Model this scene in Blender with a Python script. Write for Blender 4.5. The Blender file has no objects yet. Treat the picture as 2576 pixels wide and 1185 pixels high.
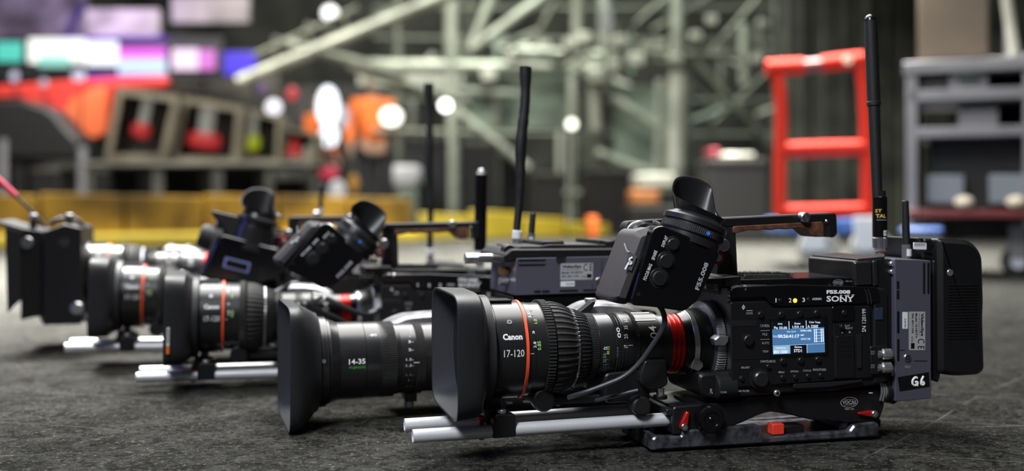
import bpy, math, random
from mathutils import Vector, Matrix
random.seed(7)
S = bpy.context.scene
COL = S.collection
PI = math.pi

# ---------------------------------------------------------------- camera
F, H, YH = 2700.0, .279, 510.0            # focal length in pixels, eye height, horizon row
cd = bpy.data.cameras.new('camera'); cam = bpy.data.objects.new('camera', cd); COL.objects.link(cam)
cam.location = (0, 0, H); cam.rotation_euler = (PI/2, 0, 0)
cd.sensor_width = 36; cd.lens = 36*F/2576; cd.shift_y = -(592.5-YH)/2576
cd.clip_start = .05; cd.clip_end = 200
cd.dof.use_dof = True; cd.dof.focus_distance = 1.205; cd.dof.aperture_fstop = 2.15
cd.dof.aperture_blades = 0
S.camera = cam

# ---------------------------------------------------------------- world, lights, exposure
W = bpy.data.worlds.new('hall'); S.world = W; W.use_nodes = True
W.node_tree.nodes['Background'].inputs[0].default_value = (.55, .60, .68, 1)
W.node_tree.nodes['Background'].inputs[1].default_value = .04
S.view_settings.view_transform = 'Standard'; S.view_settings.look = 'None'
S.view_settings.exposure = 0; S.view_settings.gamma = 1; S.view_settings.use_curve_mapping = False

def area(name, loc, target, size, power, col=(1, 1, 1), sy=None, spread=180):
    l = bpy.data.lights.new(name, 'AREA'); l.energy = power; l.color = col
    l.size = size; l.spread = math.radians(spread)
    if sy: l.shape = 'RECTANGLE'; l.size_y = sy
    o = bpy.data.objects.new(name, l); COL.objects.link(o); o.location = loc
    o.rotation_euler = (Vector(target)-Vector(loc)).to_track_quat('-Z', 'Y').to_euler()
    return o
area('overhead_lamp', (.15, 2.75, 2.5), (.1, 2.45, 0), 1.8, 165, (1, .985, .96), 3.0)
area('overhead_lamp', (-1.5, 3.3, 2.5), (-1.3, 3.0, 0), 1.2, 62, (.96, .98, 1), 2.4)
area('hall_lamp', (1.15, 5.9, 4.2), (.85, 5.7, 0), 2.2, 760, (1, .98, .92), None, 72)
area('hall_lamp', (-2.3, 4.1, 4.2), (-2.3, 3.8, 0), 1.6, 800, (1, .98, .93), None, 68)
area('hall_lamp', (0, 8.6, 6.0), (.5, 11.5, 1.0), 3.0, 640, (.95, 1, .92))
area('hall_lamp', (-3.2, 6.4, 4.4), (-3.2, 9.2, .9), 1.6, 150, (1, .95, .88), None, 100)
area('violet_led_spill', (-3.6, 9.2, 2.3), (-4.8, 10.8, 1.9), .6, 14, (.35, .15, 1))  # added light standing in for violet LED glow on the corner panels
area('fill_lamp', (-.9, -.7, 2.4), (.25, 1.2, .1), .8, 13, (.92, .95, 1), None, 60)
area('blue_led_spill', (-2.2, 1.2, .9), (-.5, 1.85, .24), .25, 5, (.15, .25, 1))  # added, out of view: imitates blue LED spill on the fourth viewfinder

# ---------------------------------------------------------------- materials
def mat(name, col, rough=.5, metal=0., spec=.5, emit=0., bump=0., bscale=300., var=0., vscale=40.):
    m = bpy.data.materials.new(name); m.use_nodes = True
    nt = m.node_tree; b = nt.nodes['Principled BSDF']
    b.inputs['Base Color'].default_value = (*col, 1)
    b.inputs['Roughness'].default_value = rough
    b.inputs['Metallic'].default_value = metal
    b.inputs['Specular IOR Level'].default_value = spec
    if emit:
        b.inputs['Base Color'].default_value = (*[c*.08 for c in col], 1)
        b.inputs['Emission Color'].default_value = (*col, 1); b.inputs['Emission Strength'].default_value = emit
    tc = nt.nodes.new('ShaderNodeTexCoord')
    if bump:
        n = nt.nodes.new('ShaderNodeTexNoise'); n.inputs['Scale'].default_value = bscale; n.inputs['Detail'].default_value = 3
        nt.links.new(tc.outputs['Object'], n.inputs['Vector'])
        bp = nt.nodes.new('ShaderNodeBump'); bp.inputs['Strength'].default_value = bump; bp.inputs['Distance'].default_value = .001
        nt.links.new(n.outputs['Fac'], bp.inputs['Height']); nt.links.new(bp.outputs['Normal'], b.inputs['Normal'])
    n = nt.nodes.new('ShaderNodeTexNoise'); n.inputs['Scale'].default_value = vscale; n.inputs['Detail'].default_value = 4
    nt.links.new(tc.outputs['Object'], n.inputs['Vector'])
    r = nt.nodes.new('ShaderNodeMapRange')
    r.inputs['To Min'].default_value = max(0, rough-.06); r.inputs['To Max'].default_value = min(1, rough+.06)
    nt.links.new(n.outputs['Fac'], r.inputs['Value']); nt.links.new(r.outputs[0], b.inputs['Roughness'])
    if var:
        mx = nt.nodes.new('ShaderNodeMix'); mx.data_type = 'RGBA'
        mx.inputs[6].default_value = (*[c*(1-var) for c in col], 1); mx.inputs[7].default_value = (*[min(1, c*(1+var)) for c in col], 1)
        rr = nt.nodes.new('ShaderNodeMapRange'); rr.inputs['From Min'].default_value = .35; rr.inputs['From Max'].default_value = .65
        nt.links.new(n.outputs['Fac'], rr.inputs['Value']); nt.links.new(rr.outputs[0], mx.inputs[0])
        nt.links.new(mx.outputs[2], b.inputs['Base Color'])
    return m
M = {}
M['black'] = mat('black_plastic', (.006, .006, .007), .42, bump=.15, bscale=900)
M['gloss'] = mat('glossy_black', (.004, .004, .005), .22)
M['anod'] = mat('anodised_black', (.035, .035, .038), .34, .6, .6)
M['barrel'] = mat('lens_black', (.016, .016, .017), .31, .3, .9, bump=.04, bscale=1500)
M['rubber'] = mat('rubber', (.008, .008, .008), .55, bump=.3, bscale=900)
M['eyecup'] = mat('eyecup_rubber', (.010, .010, .011), .38, bump=.12, bscale=700)
M['hood'] = mat('hood_plastic', (.019, .0195, .022), .42, bump=.25, bscale=1500)
M['hoodin'] = mat('hood_flock', (.02, .021, .024), .6)
M['rodm'] = mat('rod_aluminium', (.80, .80, .84), .36, .45, .6)
M['silver'] = mat('brushed_silver', (.62, .62, .66), .3, 1., bump=.03, bscale=800)
M['chrome'] = mat('chrome', (.8, .8, .82), .22, .9)
M['steel'] = mat('worn_steel', (.46, .46, .48), .36, .85, var=.3, vscale=60)
M['tray'] = mat('tray_metal', (.13, .13, .15), .36, .75, bump=.4, bscale=120, var=.6, vscale=90)
M['red'] = mat('red_paint', (.7, .035, .02), .4)
M['redan'] = mat('red_anodised', (.62, .02, .015), .25, .55)
M['orange'] = mat('orange_ring', (.95, .10, .03), .4)
M['redbtn'] = mat('red_button', (.75, .05, .025), .45, bump=.6, bscale=250)
M['white'] = mat('white_print', (.88, .88, .88), .5)
M['dimw'] = mat('grey_print', (.40, .40, .43), .5)
M['green'] = mat('green_print', (.4, .72, .2), .5)
M['greend'] = mat('green_mark', (.04, .35, .05), .5)
M['grey'] = mat('box_grey', (.085, .085, .115), .42, .2, bump=.1, bscale=800)
M['label'] = mat('label_silver', (.36, .36, .37), .45)
M['wlabel'] = mat('label_white', (.75, .76, .78), .5)
M['wood'] = mat('walnut', (.10, .04, .022), .5, var=.4, vscale=120)
M['fuzz'] = mat('velcro', (.02, .02, .02), .95, bump=1, bscale=2000)
M['brass'] = mat('brass', (.7, .45, .15), .3, 1.)
M['glass'] = mat('lens_glass', (.01, .011, .016), .05, 0, 1.0)
M['clear'] = mat('clear_tape', (.12, .12, .13), .2)
M['vfgrey'] = mat('viewfinder_grey', (.05, .045, .047), .5, bump=.08, bscale=900)
M['scrblue'] = mat('screen_blue', (.07, .20, .42), .4, emit=.85)
M['scrdark'] = mat('screen_black', (.004, .006, .015), .4, emit=.5)
M['scrwhite'] = mat('screen_text', (.75, .85, 1), .4, emit=1.0)
M['scrlight'] = mat('screen_pale_blue', (.35, .55, .75), .4, emit=.85)
M['amber'] = mat('amber_lamp', (1, .35, .03), .4, emit=3)
M['gold'] = mat('gold_print', (.6, .42, .1), .5)
M['cable'] = mat('cable_rubber', (.03, .032, .035), .4)

# ---------------------------------------------------------------- mesh helpers
class MB:
    def __init__(s): s.v = []; s.f = []; s.m = []; s.mats = []
    def mi(s, m):
        if m not in s.mats: s.mats.append(m)
        return s.mats.index(m)
    def add(s, vs, fs, m):
        b = len(s.v); i = s.mi(m)
        s.v += [tuple(v) for v in vs]; s.f += [tuple(b+k for k in f) for f in fs]; s.m += [i]*len(fs)
    def box(s, x0, x1, y0, y1, z0, z1, m, R=None, O=None):
        vs = [Vector((x, y, z)) for x in (x0, x1) for y in (y0, y1) for z in (z0, z1)]
        if R is not None: vs = [O + R @ (v-O) for v in vs]
        s.add(vs, [(0, 1, 3, 2), (4, 6, 7, 5), (0, 4, 5, 1), (2, 3, 7, 6), (0, 2, 6, 4), (1, 5, 7, 3)], m)
    def prism(s, pts, y0, y1, m, inset=0, m2=None):
        """outline [(x,z)] extruded in y (y0 nearest the viewer); inset narrows the y0 face for a chamfer"""
        n = len(pts)
        a = sum(pts[i][0]*pts[(i+1) % n][1]-pts[(i+1) % n][0]*pts[i][1] for i in range(n))
        if a < 0: pts = pts[::-1]
        if y0 > y1: y0, y1 = y1, y0
        rings = [(pts, y0), (pts, y1)]
        if inset:
            rings = [(inset_poly(pts, inset), y0), (pts, y0+inset), (pts, y1)]
        vs = [(p[0], y, p[1]) for r, y in rings for p in r]
        fs = [tuple(range(n))]
        for k in range(len(rings)-1):
            fs += [(k*n+i, (k+1)*n+i, (k+1)*n+(i+1) % n, k*n+(i+1) % n) for i in range(n)]
        fs.append(tuple(reversed(range((len(rings)-1)*n, len(rings)*n))))
        s.add(vs, fs, m)
    def lathe(s, prof, m, y=0., z=0., n=64, mod=None, caps=True, axis='X', phase=0.):
        """profile [(a, r)] turned about an axis through (y,z)"""
        vs = []
        for a, r in prof:
            for k in range(n):
                t = 2*PI*k/n+phase; rr = r+(mod(k) if mod else 0)
                if axis == 'X': vs.append((a, y-rr*math.sin(t), z+rr*math.cos(t)))
                else: vs.append((y+rr*math.cos(t), z+rr*math.sin(t), a))
        fs = []
        for j in range(len(prof)-1):
            for k in range(n):
                fs.append((j*n+k, j*n+(k+1) % n, (j+1)*n+(k+1) % n, (j+1)*n+k))
        if caps:
            fs.append(tuple(range(n))[::-1]); fs.append(tuple(range((len(prof)-1)*n, len(prof)*n)))
        s.add(vs, fs, m)
    def cyl(s, p0, p1, r, m, n=24, r2=None, bev=0.):
        p0 = Vector(p0); p1 = Vector(p1); d = (p1-p0).normalized()
        a = d.orthogonal().normalized(); b = d.cross(a); r2 = r if r2 is None else r2
        L = [(p0, r), (p1, r2)]
        if bev: L = [(p0, r-bev), (p0+d*bev, r), (p1-d*bev, r2), (p1, r2-bev)]
        vs = [p+(a*math.cos(2*PI*k/n)+b*math.sin(2*PI*k/n))*q for p, q in L for k in range(n)]
        fs = [(j*n+k, j*n+(k+1) % n, (j+1)*n+(k+1) % n, (j+1)*n+k) for j in range(len(L)-1) for k in range(n)]
        fs += [tuple(range(n))[::-1], tuple(range((len(L)-1)*n, len(L)*n))]
        s.add(vs, fs, m)
    def tube(s, path, r, m, n=12):
        P = [Vector(p) for p in path]
        # smooth the path
        for _ in range(2):
            Q = [P[0]]
            for a, b in zip(P[:-1], P[1:]): Q += [a*.75+b*.25, a*.25+b*.75]
            Q.append(P[-1]); P = Q
        up = Vector((0, 1, .01)); vs = []
        for i, p in enumerate(P):
            d = (P[min(i+1, len(P)-1)]-P[max(i-1, 0)]).normalized()
            a = d.cross(up).normalized(); b = d.cross(a)
            vs += [p+(a*math.cos(2*PI*k/n)+b*math.sin(2*PI*k/n))*r for k in range(n)]
        fs = [(j*n+k, j*n+(k+1) % n, (j+1)*n+(k+1) % n, (j+1)*n+k) for j in range(len(P)-1) for k in range(n)]
        fs += [tuple(range(n))[::-1], tuple(range((len(P)-1)*n, len(P)*n))]
        s.add(vs, fs, m)
    def loft(s, rings, m, cap0=False, cap1=False):
        n = len(rings[0]); vs = [v for r in rings for v in r]
        fs = [(j*n+k, j*n+(k+1) % n, (j+1)*n+(k+1) % n, (j+1)*n+k) for j in range(len(rings)-1) for k in range(n)]
        if cap0: fs.append(tuple(range(n))[::-1])
        if cap1: fs.append(tuple(range((len(rings)-1)*n, len(rings)*n)))
        s.add(vs, fs, m)
    def build(s, name, parent=None, bevel=0., seg=2, ang=32, label=None):
        me = bpy.data.meshes.new(name); me.from_pydata(s.v, [], s.f)
        for m in s.mats: me.materials.append(M[m] if isinstance(m, str) else m)
        me.polygons.foreach_set('material_index', s.m); me.polygons.foreach_set('use_smooth', [True]*len(s.f))
        me.update(); me.set_sharp_from_angle(angle=math.radians(ang))
        o = bpy.data.objects.new(name, me); COL.objects.link(o)
        if parent: o.parent = parent
        if bevel:
            b = o.modifiers.new('bevel', 'BEVEL'); b.width = bevel; b.segments = seg; b.limit_method = 'ANGLE'
            b.angle_limit = math.radians(35); b.harden_normals = False
        if label: o['label'] = label
        return o

def inset_poly(pts, d):
    n = len(pts); out = []
    for i in range(n):
        p0 = Vector(pts[i-1]); p = Vector(pts[i]); p1 = Vector(pts[(i+1) % n])
        a = (p-p0).normalized(); b = (p1-p).normalized()
        na = Vector((-a.y, a.x)); nb = Vector((-b.y, b.x)); m = (na+nb)
        m = m/max(.3, m.length_squared)*2
        out.append(tuple(p+m*d))
    return out
def rpoly(pts, r=.003, seg=4):
    """round the corners of an outline"""
    n = len(pts); out = []
    for i in range(n):
        p0 = Vector(pts[i-1][:2]); p = Vector(pts[i][:2]); p1 = Vector(pts[(i+1) % n][:2])
        rr = pts[i][2] if len(pts[i]) > 2 else r
        la = (p0-p).length; lb = (p1-p).length; q = min(rr, la*.45, lb*.45)
        A = p+(p0-p)/la*q; B = p+(p1-p)/lb*q
        for k in range(seg+1):
            t = k/seg; out.append(tuple(A*(1-t)**2+p*2*t*(1-t)+B*t*t))
    return out
_tc = {}
def text_mesh(body, bold=0.):
    k = (body, bold)
    if k not in _tc:
        cu = bpy.data.curves.new('t', 'FONT'); cu.body = body; cu.size = 1; cu.offset = bold; cu.resolution_u = 2
        ob = bpy.data.objects.new('t', cu); me = bpy.data.meshes.new_from_object(ob)
        vs = [(v.co.x, v.co.y) for v in me.vertices]; fs = [tuple(p.vertices) for p in me.polygons]
        bpy.data.meshes.remove(me); bpy.data.objects.remove(ob); bpy.data.curves.remove(cu)
        x0 = min(v[0] for v in vs); x1 = max(v[0] for v in vs); y0 = min(v[1] for v in vs); y1 = max(v[1] for v in vs)
        _tc[k] = ([((v[0]-x0)/(x1-x0), (v[1]-y0)/(y1-y0)) for v in vs], fs)
    return _tc[k]

# reference frame of the nearest rig: x along the lens axis (to the rear), -y towards the viewer, z up
P0 = (.0076, 1.207); YAW = math.radians(14.1); ZC = .115
def L(px, py, w=0.):
    """point of the nearest rig seen at a pixel of the photograph, w metres to the near side of its axis"""
    t = (px-1288)/F; bx = P0[0]+w*math.sin(YAW); by = P0[1]-w*math.cos(YAW)
    u = (t*by-bx)/(math.cos(YAW)-t*math.sin(YAW)); Y = by+u*math.sin(YAW)
    return Vector((u, -w, H-(py-YH)*Y/F))
def LP(pts, w): return [(L(p[0], p[1], w).x, L(p[0], p[1], w).z, *p[2:]) for p in pts]
def U(px, R): return L(px, 880, R).x
def txt(mb, body, x0, y0, x1, y1, w, m='white', bold=0., rot=0, lift=.0003):
    """flat printed text filling a pixel box on the plane w; rot 90 reads upwards, -90 downwards"""
    vs, fs = text_mesh(body, bold); a = L(x0, y1, w); b = L(x1, y1, w); c = L(x0, y0, w)
    d = L(x1, y0, w)
    out = []
    for p, q in vs:
        if rot == 90: p, q = 1-q, p
        elif rot == -90: p, q = q, 1-p
        v = (a*(1-p)+b*p)*(1-q)+(c*(1-p)+d*p)*q
        out.append((v.x, -w-lift, v.z))
    mb.add(out, fs, m)
def ctxt(mb, body, x0, y0, x1, y1, R, m='white', bold=0., rot=0, zc=ZC):
    """text wrapped on a lens barrel of radius R"""
    vs, fs = text_mesh(body, bold); out = []
    w = R
    for _ in range(3):
        c = L((x0+x1)/2, (y0+y1)/2, w); w = math.sqrt(max(1e-6, R*R-(c.z-zc)**2))
    ua = L(x0, (y0+y1)/2, w).x; ub = L(x1, (y0+y1)/2, w).x; zb = L(x0, y1, w).z; zt = L(x0, y0, w).z
    ta = math.asin(max(-1, min(1, (zb-zc)/R))); tb = math.asin(max(-1, min(1, (zt-zc)/R)))
    for p, q in vs:
        if rot == 90: p, q = 1-q, p
        t = ta+(tb-ta)*q
        out.append((ua+(ub-ua)*p, -(R+.0003)*math.cos(t), zc+(R+.0003)*math.sin(t)))
    mb.add(out, fs, m)

# ---------------------------------------------------------------- things
def thing(name, label, cat, loc=(0, 0, 0), rz=0, group=None):
    o = bpy.data.objects.new(name, None); o.empty_display_size = .05; COL.objects.link(o)
    o.location = loc; o.rotation_euler = (0, 0, rz); o['label'] = label; o['category'] = cat
    if group: o['group'] = group
    return o
def tag(o, label, cat, group=None, kind=None):
    o['label'] = label; o['category'] = cat
    if group: o['group'] = group
    if kind: o['kind'] = kind
    return o
def part(name, parent, loc=(0, 0, 0)):
    o = bpy.data.objects.new(name, None); COL.objects.link(o); o.parent = parent; o.location = loc; return o
DARK = ('screen', 'assign_button')
def copy_tree(o, parent=None, skip=DARK):
    c = o.copy(); COL.objects.link(c)
    if parent: c.parent = parent
    for ch in list(o.children):
        if ch.name.split('.')[0] in skip: continue
        copy_tree(ch, c, skip)
    return c

# superellipse ring for the rectangular hood
def rr_ring(u, hw, hh, e, zc, n=96, bulge=0):
    out = []
    for k in range(n):
        t = 2*PI*(k+.5)/n; c = math.cos(t); s = math.sin(t)
        r = (abs(c)**e+abs(s)**e)**(-1/e)
        out.append((u+bulge*abs(s*r)**2, -hw*r*c, zc+hh*r*s))
    return out
def make_hood(root, zc=ZC, u0=-.0855, sc=1., du=.0, name='lens_hood'):
    mb = MB()
    def R(u, hw, hh, e): return rr_ring(u+du, hw*sc, hh*sc, e, zc, bulge=.000)
    # outside
    O = [R(u0+.0006, .0775, .0650, 7), R(u0, .0790, .0665, 7), R(u0+.0006, .0800, .0672, 7), R(u0+.006, .0800, .0674, 6.5), R(u0+.020, .0770, .0672, 5.5),
         R(u0+.0275, .0745, .0672, 5), R(u0+.0300, .0725, .0655, 4.4), R(u0+.0345, .064, .0625, 2.6), R(u0+.038, .0615, .0615, 2.05), R(u0+.046, .0612, .0612, 2)]
    I = [O[0], R(u0+.002, .0765, .0640, 7), R(u0+.018, .0680, .0590, 5), R(u0+.034, .053, .051, 2.6), R(u0+.040, .046, .046, 2)]
    mb.loft(O, 'hood'); mb.loft(I[::-1], 'hoodin')
    return mb.build(name, root, ang=28)

def gear(n, d):
    return 4*n, (lambda k: d if k % 4 in (1, 2) else 0.)

def canon_lens(root):
    lens = MB()
    prof = []
    for a, b, r in [(1196, 1219, 61), (1219, 1221, 58.8), (1221, 1232, 59.6), (1232, 1234, 57.2), (1234, 1251, 58), (1251, 1256, 53), (1256, 1325.5, 54),
                    (1333, 1337, 51.6), (1337, 1350, 52.0), (1350, 1382, 51.4)]:
        prof += [(U(a, r/1000), r/1000), (U(b, r/1000)-.0003, r/1000)]
    prof[1:2] = [(U(1218, .061), .061)]
    lens.lathe([(prof[0][0], .045)]+prof, 'barrel', 0, ZC, 128)
    # rear barrels
    prof = []
    for a, b, r in [(1489, 1512, 36), (1512, 1550, 37), (1550, 1551.5, 36.3), (1551.5, 1572, 36.5), (1573, 1602, 37.2), (1611, 1613, 36), (1613, 1669, 36.5), (1669, 1671, 35), (1671, 1693, 34)]:
        prof += [(U(a, r/1000), r/1000), (U(b, r/1000)-.0002, r/1000)]
    lens.lathe(prof, 'barrel', 0, ZC, 96)
    lo = lens.build('lens', root, ang=25)
    # front element, deep inside the hood
    g = MB(); g.lathe([(-.049, .001), (-.0485, .015), (-.046, .03), (-.0425, .044), (-.040, .0455)], 'glass', 0, ZC, 64, caps=False); g.build('front_element', lo, ang=80)
    rr = MB(); rr.lathe([(U(1325.5, .0545), .0541), (U(1326, .0545), .0549), (U(1332.5, .0545), .0549), (U(1333, .0545), .053)], 'orange', 0, ZC, 128); rr.build('ring', lo, label='bright red accent ring')
    n, f = gear(88, .0013)
    mb = MB(); mb.lathe([(U(1382, .0535), .0515), (U(1382.5, .0535), .0533), (U(1401, .0535), .0533), (U(1402, .0535), .050)], 'rubber', 0, ZC, n, f); mb.build('gear_ring', lo, ang=20)
    # ribbed focus grip, tapering; wide flat lands with narrow raised ridges
    ng = 44*8
    def rib(k): return .0014 if k % 8 in (0, 1) else (.0004 if k % 8 in (7, 2) else 0)
    a = U(1402.5, .05); b = U(1455, .044)
    mb = MB(); mb.lathe([(a, .0485), (a+.001, .0512), (a+(b-a)*.35, .0508), (a+(b-a)*.7, .0482), (b, .0440)], 'rubber', 0, ZC, ng, rib); mb.build('focus_grip', lo, ang=20)
    n, f = gear(60, .0009)
    mb = MB(); mb.lathe([(b, .0435), (b+.0005, .0447), (b+.003, .0440), (b+.0032, .0425)], 'silver', 0, ZC, n, f); mb.build('dotted_ring', lo, ang=20)
    def rib2(k): return .0012 if k % 6 in (0, 1) else 0
    a = b+.0032; b = U(1489, .038)
    mb = MB(); mb.lathe([(a, .0420), (a+(b-a)*.5, .0412), (b-.001, .0385), (b, .037)], 'rubber', 0, ZC, 60*6, rib2); mb.build('zoom_grip', lo, ang=20)
    n, f = gear(120, .0006)
    mb = MB(); mb.lathe([(U(1491, .037), .0355), (U(1491.5, .037), .0372), (U(1509, .037), .0372), (U(1509.5, .037), .0355)], 'rubber', 0, ZC, n, f); mb.build('fine_ring', lo, ang=20)
    mb = MB()
    for x in (1553.5, 1559, 1566):
        mb.lathe([(U(x, .0375), .0360), (U(x+.2, .0375), .0372), (U(x+3.6, .0375), .0372), (U(x+4, .0375), .0360)], 'rubber', 0, ZC, n, f)
    mb.build('iris_gear', lo, ang=20)
    mb = MB(); mb.lathe([(U(1602.5, .038), .0360), (U(1603, .038), .0380), (U(1610.5, .038), .0380), (U(1611, .038), .0360)], 'rubber', 0, ZC, n, f); mb.build('rear_gear', lo, ang=20)
    # red anodised adapter band with three soft ridges
    a = U(1692, .034); b = U(1728, .034); pr = []
    for k in range(25):
        t = k/24; pr.append((a+(b-a)*t, .0325+.0016*abs(math.sin(t*PI*3))**.6+.0008*t))
    mb = MB(); mb.lathe([(a, .031)]+pr+[(b, .031)], 'redan', 0, ZC, 96); mb.build('mount_band', lo, ang=60, label='glossy red metal band')
    mb = MB()
    mb.lathe([(U(1728, .036), .032), (U(1729, .036), .0352), (U(1740, .036), .0365), (U(1748.5, .036), .0385), (U(1749, .038), .038)], 'gloss', 0, ZC, 96)
    mb.lathe([(U(1764, .039), .038), (U(1764.5, .039), .0398), (U(1775, .039), .0405), (U(1803, .039), .0405)], 'anod', 0, ZC, 96)
    mb.build('mount_collar', lo)
    mb = MB(); mb.lathe([(U(1749, .039), .037), (U(1750, .039), .0392), (U(1763, .039), .0392), (U(1764, .039), .037)], 'chrome', 0, ZC, 96)
    mb.build('chrome_band', lo, bevel=.0004)
    p = L(1748, 915, .030); mb = MB(); mb.prism(rpoly([(p.x-.008, p.z-.004), (p.x-.003, p.z+.007), (p.x+.006, p.z+.006), (p.x+.008, p.z-.003), (p.x+.002, p.z-.008)], .002), -.036, -.026, 'steel'); mb.build('mount_tab', lo, bevel=.0005)
    # knurled silver locking ring with a lug
    n, f = gear(100, -.0012)
    def kn(k): return -.0012 if (k % 4 in (1, 2) and (0.14 < (k/400) < .235 or .262 < (k/400) < .36 or .6 < k/400 < .9)) else 0.
    a = U(1805, .048); b = U(1831, .048)
    mb = MB(); mb.lathe([(a, .041), (a+.001, .0478), (a+.003, .0490), (b-.001, .0490), (b, .047), (b+.012, .046)], 'steel', 0, ZC, 400, kn)
    mb.build('lock_ring', lo, ang=20)
    p = L(1812, 855, .052); mb = MB(); mb.prism(rpoly([(p.x-.009, p.z+.001), (p.x-.003, p.z+.0055), (p.x+.009, p.z+.004), (p.x+.009, p.z-.002), (p.x+.004, p.z-.0075), (p.x-.007, p.z-.0065)], .0015), -.056, -.043, 'steel', .0015)
    mb.build('lock_lug', lo, bevel=.0005)
    # lettering
    t = MB()
    ctxt(t, 'Canon', 1265, 841, 1314, 856, .054, 'white', .035)
    ctxt(t, '17-120', 1268, 881, 1319, 899, .054, 'white', .0)
    ctxt(t, 'I', 1334, 889, 1344, 891, .0520, 'dimw', .03)
    ctxt(t, '2.8', 1342, 860, 1349, 875, .0522, 'white', .01, 90)
    ctxt(t, '3', 1339.5, 833, 1345, 840, .0522, 'white', .01, 90)
    ctxt(t, '3.5', 1328.5, 788, 1335, 799, .0522, 'white', .01, 90)
    ctxt(t, '0.85', 1352, 859, 1361, 881, .0515, 'green', .01, 90)
    ctxt(t, '1.0', 1343, 804, 1351, 814, .0515, 'green', .01, 90)
    ctxt(t, '1.1', 1336, 781, 1342, 792, .0515, 'dimw', .01, 90)
    ctxt(t, 'ft', 1518, 872, 1526, 880, .037, 'white', .0, 90)
    ctxt(t, 'm', 1526, 872, 1534, 880, .037, 'green', .0, 90)
    ctxt(t, '8', 1526, 883, 1533, 892, .037, 'green', .0, 90)
    for s_, a, b in (('50', 889, 901), ('20', 903, 913), ('12', 915, 924), ('7.6', 926, 934)): ctxt(t, s_, 1517, a, 1525, b, .037, 'dimw', 0, 90)
    for s_, a, b in (('7', 902, 907), ('4', 914, 918), ('2.5', 922, 929)): ctxt(t, s_, 1526, a, 1532, b, .037, 'greend', 0, 90)
    for s_, a, b in (('50', 803, 811), ('35', 820, 829), ('25', 841, 852), ('17', 868, 875)): ctxt(t, s_, 1570, a, 1579, b, .0374, 'white', .01, 90)
    ctxt(t, 'I', 1581, 868, 1592, 869.5, .0374, 'white', .02)
    ctxt(t, 'oo', 1552, 825, 1561, 850, .0378, 'white', .02, 90)
    ctxt(t, '10010000', 1552, 873, 1557, 899, .0370, 'dimw', 0, 90)
    ctxt(t, '04', 1634, 822, 1653, 851, .0367, 'white', .005, 90)
    t.build('lettering', lo)
    mb = MB(); ctxt(mb, 'I', 1592, 789, 1644, 806, .0368, 'wlabel', .5); mb.build('tape', lo, label='white tape on top of the barrel')
    mb = MB(); p = L(1284, 803, .046)
    v = Vector((0, p.y, p.z-ZC)).normalized(); c = Vector((p.x, 0, ZC))
    mb.cyl(c+v*.053, c+v*.0548, .0028, 'silver', 20); mb.cyl(c+v*.0546, c+v*.0550, .0012, 'black', 6); mb.build('screw', lo)
    mb = MB(); mb.prism(rpoly([(U(1245, .05), ZC+.0545), (U(1245, .05), ZC+.0562), (U(1310, .05), ZC+.0562), (U(1310, .05), ZC+.0535)], .001), -.012, .012, 'barrel', .0005); mb.build('top_plate', lo)
    # drive unit on the far side
    mb = MB()
    mb.prism(rpoly([(.068, ZC-.055), (.060, ZC-.02), (.064, ZC+.028), (.10, ZC+.046), (.145, ZC+.043), (.172, ZC+.030), (.178, ZC-.045)], .012), .040, .085, 'steel', .004)
    mb.prism(rpoly([(.066, ZC+.030), (.082, ZC+.040), (.094, ZC+.049), (.098, ZC+.0485), (.090, ZC+.034), (.078, ZC+.028)], .002), .02, .034, 'anod')
    mb.cyl((.105, .062, ZC+.045), (.105, .062, ZC+.049), .007, 'silver'); mb.cyl((.140, .062, ZC+.043), (.140, .062, ZC+.047), .005, 'white')
    mb.build('drive_unit', lo, bevel=.0006)
    # support bracket and motor block under the lens
    mb = MB()
    mb.prism(rpoly(LP([(1618, 905), (1673, 903), (1676, 965), (1660, 976), (1618, 974), (1606, 960), (1606, 940)], .034), .003), -.040, .03, 'anod', .0015)
    mb.prism(rpoly(LP([(1585, 940), (1612, 935), (1612, 1005), (1600, 1008), (1585, 1000)], .02), .004), -.02, .03, 'black', .001)
    mb.cyl(L(1661, 975, .03), L(1661, 1003, .03), .0045, 'chrome'); mb.cyl(L(1661, 994, .03), L(1661, 1003, .03), .008, 'black')
    p = L(1607, 1018, .034); mb.cyl((p.x, -.045, p.z), (p.x, -.02, p.z), .011, 'rubber', 20, bev=.002)
    mb.build('lens_support', lo, bevel=.0005)
    mb = MB()
    mb.prism(rpoly(LP([(1500, 930), (1610, 915), (1612, 1000), (1500, 1004)], .0), .006), -.03, .035, 'black', .002)
    mb.prism(rpoly(LP([(1325, 990), (1500, 985), (1500, 1008), (1330, 1014)], .0), .004), -.02, .03, 'black', .002)
    p = L(1362, 1003, .02); mb.cyl((p.x, -.032, p.z), (p.x, -.018, p.z), .013, 'black', 24, bev=.002)
    mb.build('foot_block', lo, bevel=.0006)
    return lo

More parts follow.
